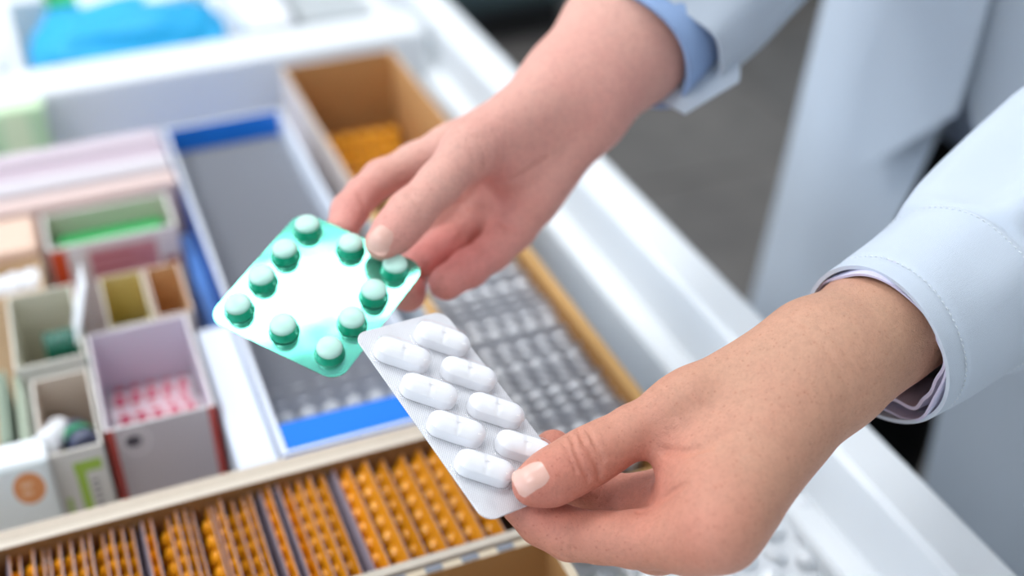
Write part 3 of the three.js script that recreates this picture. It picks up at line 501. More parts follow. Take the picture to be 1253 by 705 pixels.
const L_HAND = handField({
  pack: WHITE, kPalm: 0.018, kJoin: 0.007,
  palm: [
    bone([0.23, 0.9718, -0.2952], [0.1699, 0.9535, -0.2564], 12.5, 11.2), bone([0.2364, 0.9621, -0.3052], [0.1671, 0.9399, -0.2684], 12, 10.2), bone([0.2408, 0.9547, -0.3149], [0.1608, 0.9278, -0.2841], 11, 9.6), bone([0.245, 0.9484, -0.3242], [0.156, 0.9207, -0.3001], 10.5, 8.6),
    bone([0.227, 0.9802, -0.3023], [0.1805, 0.9687, -0.3042], 15, 10.6), bone([0.2309, 0.9717, -0.2987], [0.1816, 0.9551, -0.2877], 15, 8.5), bone([0.2207, 0.9713, -0.2907], [0.177, 0.957, -0.269], 13, 10.5),
  ],
  fingers: [
    { side: 1, upTo: 2, pts: [[[0.1829, 0.9693, -0.3038], 10.4], [[0.173, 0.9646, -0.3054], 9.2], [[0.1619, 0.9602, -0.3066], 8.9], [[0.1509, 0.9562, -0.3067], 9.4], [[0.1427, 0.9543, -0.3059], 9.9], [[0.1346, 0.954, -0.3036], 9.5], [[0.1278, 0.9535, -0.3021], 9.0], [[0.1215, 0.954, -0.3009], 7.5]] },
    { side: -1, upTo: 3, pts: [[[0.1698, 0.953, -0.2561], 10.4], [[0.16, 0.9433, -0.2684], 9.0], [[0.15, 0.9356, -0.2809], 9.2], [[0.1412, 0.9334, -0.2878], 8.5], [[0.1323, 0.9324, -0.2944], 8.7], [[0.1253, 0.9343, -0.3022], 8.2], [[0.12, 0.9373, -0.309], 7.0]] },
    { side: -1, upTo: 3, pts: [[[0.1671, 0.9399, -0.2684], 10.0], [[0.1658, 0.9326, -0.2881], 8.6], [[0.1633, 0.9277, -0.3048], 9.0], [[0.1552, 0.9271, -0.3127], 8.2], [[0.1473, 0.9299, -0.3202], 8.4], [[0.1424, 0.9376, -0.3327], 7.4]] },
    { side: -1, upTo: 2, pts: [[[0.1612, 0.9273, -0.2835], 9.4], [[0.1637, 0.9113, -0.3111], 8.6], [[0.1532, 0.9104, -0.3221], 8.0], [[0.1441, 0.9151, -0.3264], 7.2]] },
    { side: 0, pts: [[[0.1558, 0.9197, -0.2995], 8.6], [[0.1612, 0.9043, -0.3199], 7.6], [[0.1566, 0.9004, -0.3292], 7], [[0.1518, 0.9016, -0.3318], 6.2]] },
  ],
  arm: [bone([0.2401, 0.9757, -0.298], [0.2614, 0.9755, -0.3064], 20, 19), bone([0.2481, 0.9653, -0.312], [0.2699, 0.9668, -0.3201], 19, 19), bone([0.2614, 0.9755, -0.3064], [0.3624, 0.9873, -0.3327], 19, 29), bone([0.2699, 0.9668, -0.3201], [0.3683, 0.9843, -0.3385], 19, 29)],
  muscles: [bone([0.2074, 0.9657, -0.2841], [0.1782, 0.9573, -0.2739], 9, 7), bone([0.1841, 0.9578, -0.2874], [0.1743, 0.9534, -0.2919], 8, 5.5), bone([0.176, 0.9531, -0.2667], [0.1701, 0.9505, -0.2799], 10, 5.5)],
  creases: [
    { pts: [[0.1392, 0.9707, -0.3034], [0.1392, 0.9682, -0.2978], [0.1419, 0.9629, -0.2956], [0.1431, 0.9557, -0.2939]], w: 1.1, d: 1.2 }, { pts: [[0.142, 0.9713, -0.3028], [0.1426, 0.9675, -0.2973], [0.1444, 0.9626, -0.2944]], w: 0.9, d: 0.95 }, { pts: [[0.1365, 0.9691, -0.3034], [0.1357, 0.9666, -0.2981], [0.1371, 0.9613, -0.295], [0.138, 0.9576, -0.2921]], w: 0.9, d: 0.95 }, { pts: [[0.1337, 0.9675, -0.3033], [0.1333, 0.9653, -0.298], [0.1347, 0.96, -0.295]], w: 0.8, d: 0.4 },
    { pts: [[0.1664, 0.9615, -0.2917], [0.171, 0.9651, -0.2848], [0.1762, 0.9705, -0.2789]], w: 1.5, d: 1.6 }, { pts: [[0.1666, 0.9588, -0.2769], [0.1559, 0.9604, -0.2718], [0.147, 0.9583, -0.2711]], w: 1.2, d: 1.1 }, { pts: [[0.1744, 0.9662, -0.2842], [0.1777, 0.9756, -0.2768], [0.1836, 0.9771, -0.2756]], w: 2.2, d: 0.6 },
    { pts: [[0.1232, 0.9436, -0.2801], [0.1236, 0.9394, -0.2795], [0.1251, 0.9341, -0.2803]], w: 1.0, d: 0.6 }, { pts: [[0.1255, 0.9426, -0.2785], [0.126, 0.9389, -0.2782], [0.1275, 0.9341, -0.2794]], w: 0.9, d: 0.4 }, { pts: [[0.1477, 0.9495, -0.2749], [0.1468, 0.9447, -0.2744]], w: 1.2, d: 0.4 },
    { pts: [[0.1647, 0.9826, -0.2996], [0.1676, 0.9798, -0.2965], [0.1699, 0.9747, -0.292]], w: 1.0, d: 0.35 }, { pts: [[0.1688, 0.9844, -0.2993], [0.1714, 0.9807, -0.2956], [0.1744, 0.9762, -0.2913]], w: 1.0, d: 0.35 }, { pts: [[0.1724, 0.9862, -0.2992], [0.1759, 0.982, -0.2949], [0.1794, 0.9773, -0.2902]], w: 1.0, d: 0.3 },
    { pts: [[0.2225, 0.9935, -0.2981], [0.2277, 0.9879, -0.2921], [0.2312, 0.9807, -0.2857], [0.2322, 0.9724, -0.2794]], w: 1.4, d: 0.35 }, { pts: [[0.2269, 0.9951, -0.2975], [0.2315, 0.9903, -0.2923], [0.2356, 0.9823, -0.2852]], w: 1.4, d: 0.3 },
  ],
});
const R_HAND = handField({
  pack: GREEN, kPalm: 0.011, kJoin: 0.0055,
  palm: [
    bone([0.209, 1.0083, -0.4832], [0.1542, 0.9928, -0.4752], 12, 10.6), bone([0.2117, 1.0022, -0.483], [0.1607, 0.9792, -0.4734], 12, 10), bone([0.213, 0.9978, -0.4794], [0.1659, 0.9692, -0.463], 11.5, 9.6), bone([0.2134, 0.9946, -0.4719], [0.1709, 0.9645, -0.4462], 11.5, 9.2),
    bone([0.1961, 1.0144, -0.4669], [0.1532, 1.0062, -0.4466], 14.5, 11.5), bone([0.2098, 0.9996, -0.4588], [0.1819, 0.9784, -0.448], 12.5, 12), bone([0.1944, 1.0079, -0.4629], [0.1705, 0.9952, -0.4514], 14, 11.5),
  ],
  fingers: [
    { side: 1, upTo: 2, pts: [[[0.154, 1.0075, -0.4459], 11.5], [[0.1361, 0.9994, -0.4367], 8.8], [[0.1209, 0.9926, -0.43], 9.0], [[0.1136, 0.9887, -0.4262], 8.5], [[0.1067, 0.9865, -0.4221], 7.4]] },
    { side: -1, upTo: 3, pts: [[[0.1549, 0.9941, -0.4746], 10.2], [[0.1379, 0.9898, -0.4767], 7.9], [[0.121, 0.9866, -0.4733], 7.8], [[0.111, 0.9841, -0.4676], 7.0], [[0.1031, 0.9813, -0.4609], 7.4], [[0.0965, 0.979, -0.4503], 6.9]] },
    { side: -1, upTo: 2, pts: [[[0.1612, 0.9786, -0.4727], 10], [[0.1413, 0.9532, -0.4701], 8.6], [[0.1246, 0.9486, -0.4526], 8.2], [[0.118, 0.9525, -0.4322], 7.6]] },
    { side: 0, pts: [[[0.1663, 0.9697, -0.4619], 9.4], [[0.1536, 0.9606, -0.4578], 8.2], [[0.1397, 0.9598, -0.4509], 8.2], [[0.1285, 0.9605, -0.4429], 7.4]] },
    { side: 0, pts: [[[0.1713, 0.965, -0.4451], 9], [[0.1591, 0.96, -0.4385], 7.8], [[0.1458, 0.9586, -0.4323], 7.9], [[0.1331, 0.9584, -0.4255], 7.4]] },
  ],
  arm: [bone([0.216, 1.0161, -0.4784], [0.2472, 1.0252, -0.4986], 21.5, 24.5), bone([0.2196, 1.0087, -0.4718], [0.2512, 1.0188, -0.4925], 21.5, 24.5), bone([0.2472, 1.0252, -0.4986], [0.324, 1.0569, -0.5483], 24.5, 33), bone([0.2512, 1.0188, -0.4925], [0.3279, 1.05, -0.5419], 24.5, 33)],
  creases: [
    { pts: [[0.1494, 0.9799, -0.4512], [0.1569, 0.9779, -0.4443], [0.1628, 0.9747, -0.4386], [0.167, 0.9716, -0.4322]], w: 1.5, d: 1.5 }, { pts: [[0.1446, 0.9809, -0.4409], [0.1508, 0.9901, -0.4387], [0.1599, 0.9931, -0.4412], [0.1755, 0.9918, -0.4433], [0.1859, 0.9969, -0.4429]], w: 1.4, d: 1.0 },
    { pts: [[0.151, 1.0141, -0.4427], [0.152, 1.0084, -0.4384], [0.1504, 1.0023, -0.4346]], w: 1.0, d: 0.4 }, { pts: [[0.1544, 1.0151, -0.4422], [0.1561, 1.0095, -0.4376], [0.1551, 1.0033, -0.4336]], w: 1.0, d: 0.4 }, { pts: [[0.1583, 1.0156, -0.4411], [0.1601, 1.0105, -0.4368], [0.1593, 1.0049, -0.4331]], w: 1.0, d: 0.4 }, { pts: [[0.1622, 1.0161, -0.4399], [0.1643, 1.011, -0.4355], [0.1638, 1.0065, -0.4325]], w: 1.0, d: 0.35 },
    { pts: [[0.1068, 0.9904, -0.4557], [0.1078, 0.9869, -0.4528], [0.1075, 0.9835, -0.4505]], w: 1.2, d: 0.8 }, { pts: [[0.1214, 1.0009, -0.4319], [0.1236, 0.9976, -0.4287], [0.1256, 0.9937, -0.4251]], w: 1.2, d: 0.5 }, { pts: [[0.1477, 0.9725, -0.4402], [0.1418, 0.9674, -0.4388]], w: 1.2, d: 0.5 },
  ],
});
// torso, neck, head, upper arms, legs on a coarser grid
const EL = [0.4866, 1.0174, -0.3489], ER = [0.4044, 1.0865, -0.6028];
const HIP = [0.68, 0.90, -0.655], CH = [0.655, 1.24, -0.655], SL = [0.70, 1.36, -0.50], SR = [0.575, 1.36, -0.80];
const BODY = [bone(HIP, CH, 100, 105), bone([0.70, 0.92, -0.62], [0.69, 1.26, -0.60], 80, 85), bone([0.66, 0.92, -0.69], [0.61, 1.26, -0.72], 80, 85), bone(SL, SR, 62, 62), bone([0.64, 1.36, -0.655], [0.61, 1.52, -0.65], 56, 52)];
const LIMBS = [bone(SL, EL, 42, 34), bone(EL, [0.3643, 0.9849, -0.3341], 34, 30), bone(SR, ER, 42, 34), bone(ER, [0.3253, 1.0535, -0.5453], 34, 31), bone([0.70, 0.88, -0.57], [0.69, 0.48, -0.56], 70, 56), bone([0.69, 0.48, -0.56], [0.71, 0.08, -0.55], 58, 40), bone([0.65, 0.88, -0.72], [0.615, 0.48, -0.745], 70, 56), bone([0.615, 0.48, -0.745], [0.63, 0.08, -0.75], 58, 40), bone([0.71, 0.05, -0.55], [0.55, 0.045, -0.49], 44, 34), bone([0.63, 0.05, -0.75], [0.47, 0.045, -0.70], 44, 34)];
const HEAD = [bone([0.60, 1.66, -0.645], [0.585, 1.61, -0.64], 92, 80), bone([0.575, 1.60, -0.635], [0.545, 1.56, -0.62], 68, 40), bone([0.515, 1.630, -0.607], [0.493, 1.592, -0.600], 8, 13), bone([0.612, 1.625, -0.552], [0.606, 1.590, -0.556], 13, 9), bone([0.572, 1.625, -0.728], [0.566, 1.590, -0.722], 13, 9)];
const torsoField = (x, y, z) => { let d = unionOf(BODY, x, y, z, 0.06); for (const b of LIMBS) d = smin(d, roundCone(x, y, z, b), 0.035); return smin(d, unionOf(HEAD, x, y, z, 0.03), 0.03); };

const skinTint = (geo, warm, tone = [0.60, 0.355, 0.265]) => {
  const p = geo.attributes.position, c = new Float32Array(p.count * 3);
  for (let i = 0; i < p.count; i++) {
    const x = p.getX(i), y = p.getY(i), z = p.getZ(i); let w = 0.12 * noise3(x * 60, y * 60, z * 60) + 0.10 * noise3(x * 170, y * 170, z * 170);
    const fine = noise3(x * 430, y * 430, z * 430), freckle = Math.max(0, fine - 0.34) * 0.25;
    for (const [q, r, s] of warm) w += s * Math.exp(-((x - q[0]) ** 2 + (y - q[1]) ** 2 + (z - q[2]) ** 2) / (r * r));
    const k = 1 - freckle * 0.6 + 0.03 * fine;
    c[i * 3] = tone[0] * k * (1 + 0.02 * w); c[i * 3 + 1] = tone[1] * k * (1 - 0.24 * w) * (1 - freckle * 0.4); c[i * 3 + 2] = tone[2] * k * (1 - 0.20 * w) * (1 - freckle * 0.5);
  }
  geo.setAttribute('color', new THREE.BufferAttribute(c, 3)); return metreUV(geo);
};
const freckleTex = (() => {
  const n = 768, r = seeded(91), f = new Float32Array(n * n);
  for (let i = 0; i < 900; i++) { const cx = r() * n, cy = r() * n, s = 1.6 + 2.6 * r() * r(), a = 0.10 + 0.22 * r(), R = Math.ceil(s * 2.4); for (let y = -R; y <= R; y++) for (let x = -R; x <= R; x++) { const X = (Math.floor(cx) + x + n) % n, Y = (Math.floor(cy) + y + n) % n; f[Y * n + X] += a * Math.exp(-(x * x + y * y) / (s * s)); } }
  return dataTexture(n, (u, v, x, y) => { const m = 1 + 0.035 * (nB(u, v) - 0.5) + 0.05 * (nC(u, v) - 0.5), d = Math.min(0.4, f[y * n + x]); return [m * (1 - 0.36 * d) * 0.985, m * (1 - 0.62 * d) * 0.985, m * (1 - 0.70 * d) * 0.985]; }, true);
})();
const skin = new THREE.MeshPhysicalMaterial({ vertexColors: true, roughness: 0.47, specularIntensity: 0.8, map: scaled(freckleTex, 14), bumpMap: scaled(poreTex, 42), bumpScale: 0.00042, sheen: 0.25, sheenColor: new THREE.Color(0.9, 0.45, 0.35), sheenRoughness: 0.6 });
const person = new THREE.Group(); person.name = 'person'; person.position.set(0.66, 0, -0.655); scene.add(person);
tag(person, 'person in an open white lab coat holding a blister pack in each hand', 'person');
const local = (g) => g.translate(-0.66, 0, 0.655);
const leftGeo = skinTint(surfaceNets(L_HAND.field, ...L_HAND.bounds, 0.0011), [[[0.1195, 0.9563, -0.2982], 0.014, 0.7], [[0.1175, 0.9412, -0.3011], 0.02, 0.7], [[0.146, 0.949, -0.2701], 0.03, 0.4], [[0.1598, 0.9597, -0.2467], 0.02, 0.55], [[0.1384, 0.9641, -0.2965], 0.012, 0.4], [[0.1523, 0.9341, -0.3084], 0.03, 0.8], [[0.141, 0.9405, -0.3301], 0.015, 0.8], [[0.1684, 0.9534, -0.2903], 0.02, 0.6], [[0.2474, 0.9854, -0.2956], 0.03, -0.3]], [0.590, 0.302, 0.200]);
const rightGeo = skinTint(surfaceNets(R_HAND.field, ...R_HAND.bounds, 0.0013), [[[0.108, 0.9849, -0.4256], 0.015, 0.5], [[0.1019, 0.9842, -0.4531], 0.03, 0.9], [[0.1248, 0.9614, -0.4282], 0.03, 0.9], [[0.1445, 0.96, -0.4326], 0.03, 0.7], [[0.1648, 0.9757, -0.4359], 0.03, 0.5], [[0.2149, 1.0114, -0.4549], 0.05, 0.7], [[0.1581, 1.0037, -0.4455], 0.02, 0.5]], [0.74, 0.430, 0.342]);
const torsoGeo = skinTint(surfaceNets(torsoField, ...boundsOf([...BODY, ...LIMBS, ...HEAD], 0.02), 0.013), []);
mesh('body', local(mergeGeometries([leftGeo, rightGeo, torsoGeo])), skin, person);

// nails: small curved plates laid on the field
function nailOn(field, at, tip, out, w, l, lift = 0.00035) {
  const t = V(tip).normalize(), n0 = V(out).normalize(), n = n0.clone().addScaledVector(t, -n0.dot(t)).normalize(), s = n.clone().cross(t), c = V(land(field, at)), pos = [], idx = [], NU = 14, NV = 16;
  const drop = (q) => { let h = 0.014; const p = q.clone(); for (let i = 0; i < 60; i++) { p.copy(q).addScaledVector(n, h); const d = field(p.x, p.y, p.z); h -= d * 0.8; if (Math.abs(d) < 1e-5 || h < -0.004) break; } h = Math.max(h, -0.004); return p.copy(q).addScaledVector(n, h); };
  for (let j = 0; j <= NV; j++) for (let i = 0; i <= NU; i++) {
    const u = i / NU * 2 - 1, v = j / NV * 2 - 1, wide = v < -0.2 ? Math.sqrt(Math.max(0.06, 1 - ((v + 0.2) / 0.82) ** 2 * 0.75)) : v > 0.55 ? Math.sqrt(Math.max(0.12, 1 - ((v - 0.55) / 0.47) ** 2 * 0.8)) : 1;
    const p = drop(c.clone().addScaledVector(s, u * w / 2 * wide).addScaledVector(t, v * l / 2)), edge = Math.max(Math.abs(u) ** 6, v < 0 ? Math.abs(v) ** 6 : 0);
    p.addScaledVector(n, lift * (1 - 1.5 * edge) + (v > 0.6 ? (v - 0.6) * 0.0006 : 0)); pos.push(p.x, p.y, p.z);
  }
  for (let j = 0; j < NV; j++) for (let i = 0; i < NU; i++) { const a = j * (NU + 1) + i, b = a + 1, d = a + NU + 1; idx.push(a, b, d, b, d + 1, d); }
  const g = new THREE.BufferGeometry(); g.setAttribute('position', new THREE.Float32BufferAttribute(pos, 3)); g.setIndex(idx); g.computeVertexNormals(); return local(g);
}
const nailMat = phys('#dcae9f', 0.3, { clearcoat: 0.35, clearcoatRoughness: 0.2 });
const sub3 = (a, b) => [a[0] - b[0], a[1] - b[1], a[2] - b[2]], CAM = [0, 1.25, 0];
mesh('nail', nailOn(L_HAND.field, [0.1211, 0.957, -0.302], sub3([0.1116, 0.9557, -0.3008], [0.1364, 0.9602, -0.3022]), [-0.25, 0.85, 0.50], 0.0104, 0.0118, 0.00022), nailMat, person);
mesh('nail', nailOn(R_HAND.field, [0.1056, 0.9881, -0.4237], sub3([0.0993, 0.9841, -0.4194], [0.1207, 0.9955, -0.4309]), [-0.40, 0.80, 0.45], 0.0098, 0.0108, 0.00022), nailMat, person);

// clothes: sheets with two faces and a rim, from a grid of points
function shell(fn, nu, nv, t, closed = false) {
  const P = [], N = [], W = nu + 1; for (let j = 0; j <= nv; j++) for (let i = 0; i <= nu; i++) P.push(fn(i / nu, j / nv));
  const at = (i, j) => P[j * W + (closed ? ((i % nu) + nu) % nu : Math.max(0, Math.min(nu, i)))];
  for (let j = 0; j <= nv; j++) for (let i = 0; i <= nu; i++) N.push(at(i + 1, j).clone().sub(at(i - 1, j)).cross(at(i, Math.min(j + 1, nv)).clone().sub(at(i, Math.max(j - 1, 0)))).normalize());
  const pos = [], nor = [], uv = [], idx = [], add = (k, s, n) => { const p = P[k], q = n || N[k]; pos.push(p.x + N[k].x * s, p.y + N[k].y * s, p.z + N[k].z * s); nor.push(q.x, q.y, q.z); };
  let L = 0; for (let i = 0; i < nu; i++) L += P[i].distanceTo(P[i + 1]); let H = 0; for (let j = 0; j < nv; j++) H += P[j * W].distanceTo(P[(j + 1) * W]);
  for (let k = 0; k < P.length; k++) { add(k, t / 2); uv.push((k % W) / nu * L, Math.floor(k / W) / nv * H); }
  const Q = P.length; for (let k = 0; k < Q; k++) { add(k, -t / 2, N[k].clone().negate()); uv.push((k % W) / nu * L, Math.floor(k / W) / nv * H); }
  for (let j = 0; j < nv; j++) for (let i = 0; i < nu; i++) { const a = j * W + i, b = a + 1, c = a + W, d = c + 1; idx.push(a, b, c, b, d, c, Q + a, Q + c, Q + b, Q + b, Q + c, Q + d); }
  const rim = (list, out) => { const s = pos.length / 3; list.forEach((k) => { const o = out(k); add(k, t / 2, o); uv.push(0, 0); add(k, -t / 2, o); uv.push(0, 0); }); for (let i = 0; i + 1 < list.length; i++) { const a = s + 2 * i; idx.push(a, a + 1, a + 2, a + 1, a + 3, a + 2); } };
  const row = (j) => Array.from({ length: W }, (_, i) => j * W + i), col = (i) => Array.from({ length: nv + 1 }, (_, j) => j * W + i), away = (d) => (k) => P[k].clone().sub(P[k + d]).normalize();
  rim(row(0), away(W)); rim(row(nv), away(-W)); if (!closed) { rim(col(0), away(1)); rim(col(nu), away(-1)); }
  const g = new THREE.BufferGeometry(); g.setAttribute('position', new THREE.Float32BufferAttribute(pos, 3)); g.setAttribute('normal', new THREE.Float32BufferAttribute(nor, 3)); g.setAttribute('uv', new THREE.Float32BufferAttribute(uv, 2)); g.setIndex(idx); return local(g);
}
// tube of cloth along a path: stations [point, radius across, radius deep], ref gives the direction of "across"; returns the surface as a function of angle and length
function tubeSurface(stations, ref, shape) {
  const curve = new THREE.CatmullRomCurve3(stations.map((s) => V(s[0])), false, 'centripetal'), len = curve.getLength(), n = stations.length;
  const cum = [0]; for (let i = 1; i < n; i++) cum.push(cum[i - 1] + V(stations[i][0]).distanceTo(V(stations[i - 1][0]))); const tot = cum[n - 1];
  const rad = (v) => { const q = v * tot; let i = 0; while (i < n - 2 && q > cum[i + 1]) i++; const f = (q - cum[i]) / (cum[i + 1] - cum[i]); return [stations[i][1] + (stations[i + 1][1] - stations[i][1]) * f, stations[i][2] + (stations[i + 1][2] - stations[i][2]) * f]; };
  const at = (th, d, out = 0) => {
    const v = Math.min(1, d / len), c = curve.getPointAt(v), a = curve.getTangentAt(v), e1 = V(ref).addScaledVector(a, -V(ref).dot(a)).normalize(), e2 = a.clone().cross(e1), [r1, r2] = rad(v), m = shape(th, d);
    return c.addScaledVector(e1, Math.cos(th) * (r1 + m[0] + out)).addScaledVector(e2, Math.sin(th) * (r2 + m[0] + out)).addScaledVector(a, m[1] || 0);
  };
  at.len = len; return at;
}
function tube(stations, ref, shape, nu, nv, t) { const at = tubeSurface(stations, ref, shape); return shell((u, v) => at(u * Math.PI * 2, at.len * v * (0.25 + 0.75 * v)), nu, nv, t, true); }
function stitching(at, d, n, r = 0.00030) { // a thread sewn around a ring, dipping into the cloth between its stitches
  const pts = []; for (let i = 0; i < n * 4; i++) pts.push(at(i / n / 4 * Math.PI * 2, d, 0.00075 + 0.0004 * Math.sin(i * Math.PI / 2)));
  return local(new THREE.TubeGeometry(new THREE.CatmullRomCurve3(pts, true), n * 6, r, 5, true));
}
const cloth = new THREE.MeshPhysicalMaterial({ color: lin('#c2ccd8'), roughness: 0.85, bumpMap: scaled(weaveTex, 28), bumpScale: 0.00012, sheen: 0.2, sheenColor: new THREE.Color(0.9, 0.95, 1), sheenRoughness: 0.5, side: THREE.DoubleSide });
const lining = std('#c9c6dd', 0.85, { side: THREE.DoubleSide }), shirtBlue = std('#92add6', 0.8, { bumpMap: scaled(weaveTex, 30), bumpScale: 0.0001, side: THREE.DoubleSide });
const coat = new THREE.Group(); coat.name = 'coat'; person.add(coat); coat.userData.label = 'white lab coat';
const across = sub3([0.2769, 0.9438, -0.2857], [0.2487, 0.9873, -0.3274]);
{
  const stations = [[[0.2613, 0.9686, -0.3067], 0.0318, 0.0345], [[0.288, 0.9713, -0.3138], 0.0338, 0.037], [[0.3166, 0.9749, -0.3221], 0.0362, 0.041], [[0.3534, 0.9798, -0.3333], 0.0440, 0.046], [[0.4186, 0.9929, -0.3447], 0.055, 0.050], [EL, 0.062, 0.062], [EL.map((v, i) => (v + SL[i]) / 2), 0.068, 0.068], [SL, 0.078, 0.08]];
  const fold = (th, d) => {
    let r = 0.0012 * noise3(Math.cos(th) * 1.6, Math.sin(th) * 1.6, d * 22) * Math.min(1, d / 0.02);
    r -= 0.0007 * Math.exp(-(((d - 0.0085) / 0.0012) ** 2));
    const s = d - 0.050; if (s > 0) r += 0.0012 * (1 - Math.exp(-s / 0.0016)) + 0.0050 * Math.sin(th * 6 + 1 + 2.5 * noise3(th, d * 10, 2)) * Math.exp(-s / 0.06) * (1 - Math.exp(-s / 0.008)) + 0.007 * noise3(Math.cos(th) * 2.4 + 4, Math.sin(th) * 2.4, d * 16) * (1 - Math.exp(-s / 0.03));
    else r -= 0.0010 * Math.exp(-((s / 0.0016) ** 2));
    return [r, 0.0012 * Math.sin(th * 2 + 1) * Math.exp(-d / 0.02)];
  };
  const sl = mesh('sleeve', tube(stations, across, fold, 160, 330, 0.0016), cloth, coat), at = tubeSurface(stations, across, fold);
  for (const [d, n] of [[0.0085, 84], [0.0465, 92]]) mesh('stitching', stitching(at, d, n), std('#d3dae0', 0.8), coat);
}
mesh('sleeve_lining', tube([[[0.2619, 0.9685, -0.307], 0.0306, 0.0325], [[0.288, 0.9713, -0.3138], 0.0335, 0.036]], across, (th, d) => [0.0012 * Math.sin(th * 5 + 1) - 0.0004, 0.002 * Math.sin(th * 3)], 96, 24, 0.0010), lining, coat);
mesh('shirt_cuff', tube([[[0.2651, 0.9691, -0.3081], 0.0265, 0.0275], [[0.2886, 0.9707, -0.3144], 0.0300, 0.031]], across, (th, d) => [0.0010 * Math.sin(th * 6 + 1) + 0.0006 * Math.sin(th * 11), 0.0015 * Math.sin(th * 3)], 96, 24, 0.0014), std('#d6d0e6', 0.85, { side: THREE.DoubleSide }), person);
const acrossR = sub3([0.2728, 0.9908, -0.4721], [0.2331, 1.0385, -0.5212]);
mesh('sleeve', tube([[[0.255, 1.0199, -0.4919], 0.0385, 0.036], [[0.2753, 1.0282, -0.5042], 0.041, 0.040], [[0.3066, 1.0427, -0.5217], 0.044, 0.045], [[0.3473, 1.0619, -0.5493], 0.050, 0.050], ER, ER.map((v, i) => (v + SR[i]) / 2), SR].map((s, i) => (Array.isArray(s[0]) ? s : [s, 0.055 + 0.008 * (i - 4), 0.055 + 0.008 * (i - 4)])), acrossR, (th, d) => [0.003 * noise3(Math.cos(th) * 2, Math.sin(th) * 2, d * 18) + 0.0012 * Math.sin(th * 5 + d * 30), 0.006 * Math.cos(th)], 96, 160, 0.0016), cloth, coat);
mesh('shirt_cuff', tube([[[0.2457, 1.0205, -0.4882], 0.0335, 0.031], [[0.2818, 1.0329, -0.5088], 0.035, 0.034]], acrossR, (th, d) => [0.0008 * Math.sin(th * 4), 0], 96, 24, 0.0022), shirtBlue, person);
{ // loose corner of the far cuff
  const q = [[0.2509, 1, -0.4767], [0.2625, 0.9954, -0.4614], [0.2906, 1.0057, -0.4631], [0.2935, 1.0173, -0.4882]].map((p) => V(p));
  mesh('cuff_flap', shell((u, v) => { const p = q[0].clone().lerp(q[1], u).lerp(q[3].clone().lerp(q[2], u), v); return p.add(V(0.2, 0.3, 0.9).multiplyScalar(0.004 * Math.sin(u * Math.PI) * (0.5 + v))); }, 20, 20, 0.0016), cloth, coat);
}
// body of the coat: bearings are measured around the body from where it faces, positive to the person's left
const FACE = Math.atan2(0.43, -0.90), CX = 0.665, CZ = -0.655;
const around = (deg, y, more = 0) => {
  const a = deg * Math.PI / 180, low = Math.max(0, 1.0 - y), fr = 0.140 + 0.07 * low + more, sd = 0.150 + 0.12 * low + 0.055 * Math.max(0, Math.min(1, (y - 1.0) / 0.15)) + more, c = Math.cos(a), s = Math.sin(a);
  const top = Math.max(0, y - 1.25) * 0.30, F = (fr - top) * c, S = (sd - top * 0.6) * s, fx = Math.cos(FACE), fz = Math.sin(FACE), fold = 0.010 * low * Math.sin(a * 9 + 1) + 0.006 * noise3(a * 2, y * 5, 1);
  return V(CX + F * fx + S * fz + fold * c * fx, y, CZ + F * fz - S * fx + fold * c * fz);
};
const lerp = (a, b, t) => a + (b - a) * t;
mesh('front_panel', shell((u, v) => { const y = lerp(1.40, 0.42, v), e = lerp(8, -7, Math.max(0, Math.min(1, (1.0 - y) / 0.20))); return around(lerp(-115, e, u), y); }, 70, 90, 0.0018), cloth, coat);
mesh('front_panel', shell((u, v) => { const y = lerp(1.40, 0.42, v), e = lerp(1, 12, Math.max(0, Math.min(1, (0.92 - y) / 0.08))); return around(lerp(e, 115, u), y, 0.002); }, 60, 90, 0.0018), cloth, coat);
mesh('back_panel', shell((u, v) => { const y = lerp(1.40, 0.42, v); return around(lerp(114, 246, u), y, 0.001); }, 50, 60, 0.0018), cloth, coat);
mesh('front_flap', shell((u, v) => { const y = lerp(1.12, lerp(0.832, 0.898, u), v); return around(lerp(lerp(-26, -15, v), lerp(7, 4, v), u), y, 0.007 + 0.013 * v * v); }, 40, 40, 0.0018), cloth, coat);
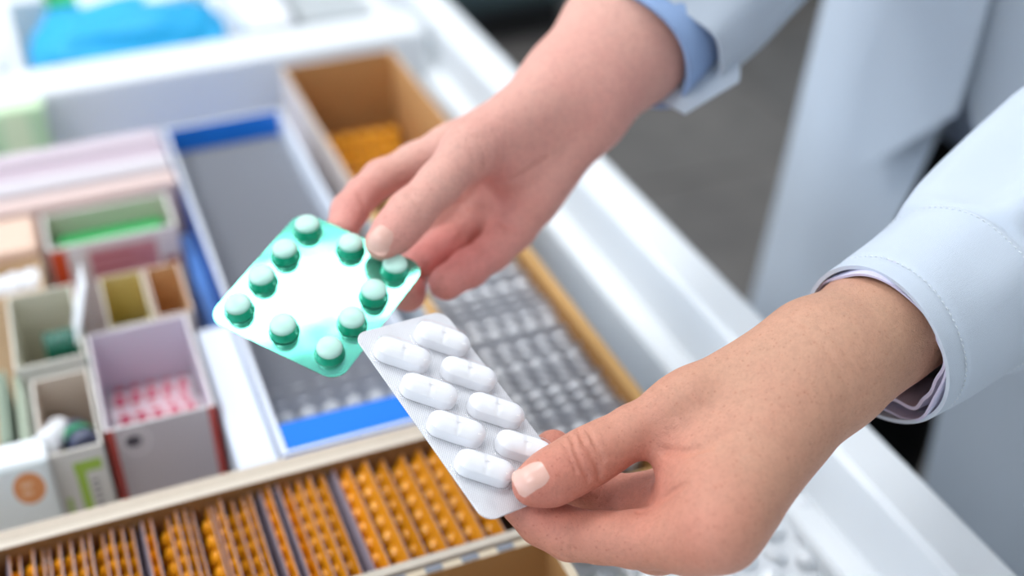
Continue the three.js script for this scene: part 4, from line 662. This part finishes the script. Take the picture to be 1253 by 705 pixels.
mesh('shirt', local(surfaceNets((x, y, z) => smax(unionOf(BODY, x, y, z, 0.06) - 0.010, y - 1.425, 0.01), ...boundsOf(BODY, 0.03), 0.012)), std('#b9c8e2', 0.8), person);
const trousers = std('#101014', 0.9);
{
  const f = (x, y, z) => { let d = 1; for (const b of LIMBS.slice(4, 8)) d = smin(d, roundCone(x, y, z, b), 0.04); d = smin(d, roundCone(x, y, z, bone([0.69, 0.93, -0.62], [0.67, 0.93, -0.69], 85, 85)), 0.06) - 0.012; return Math.max(d, 0.09 - y); };
  mesh('trousers', local(surfaceNets(f, ...boundsOf([...LIMBS.slice(4, 8), bone([0.69, 0.93, -0.62], [0.67, 0.93, -0.69], 85, 85)], 0.03), 0.012)), trousers, person);
  const shoe = (a, b) => local(surfaceNets((x, y, z) => Math.max(roundCone(x, y, z, bone(a, b, 52, 42)), 0.002 - y), ...boundsOf([bone(a, b, 52, 42)], 0.012), 0.008));
  mesh('shoe', shoe([0.71, 0.05, -0.55], [0.55, 0.042, -0.49]), std('#e6e6e6', 0.6), person); mesh('shoe', shoe([0.63, 0.05, -0.75], [0.47, 0.042, -0.70]), std('#e6e6e6', 0.6), person);
}
for (const [x, z] of [[0.528, -0.578], [0.506, -0.634]]) { const e = mesh('eye', local(new THREE.SphereGeometry(0.0115, 20, 14).translate(x + 0.005, 1.640, z)), std('#f2efec', 0.2), person); mesh('iris', local(new THREE.SphereGeometry(0.0056, 16, 10).translate(x - 0.0016, 1.640, z + 0.003)), std('#4a3626', 0.2), e); }
mesh('mouth', local(new THREE.SphereGeometry(0.02, 20, 12).scale(0.3, 0.28, 1).rotateY(-0.4).translate(0.5065, 1.560, -0.607)), std('#b86a62', 0.5), person);
mesh('hair', local(surfaceNets((x, y, z) => { const d = unionOf(HEAD.slice(0, 1), x, y, z, 0.03) - 0.012; return smax(d, (0.545 - x) * 0.9 + (1.60 - y) * 0.35, 0.02); }, ...boundsOf(HEAD.slice(0, 1), 0.03), 0.008)), std('#4a3223', 0.7), person);

renderer.render(scene, camera);
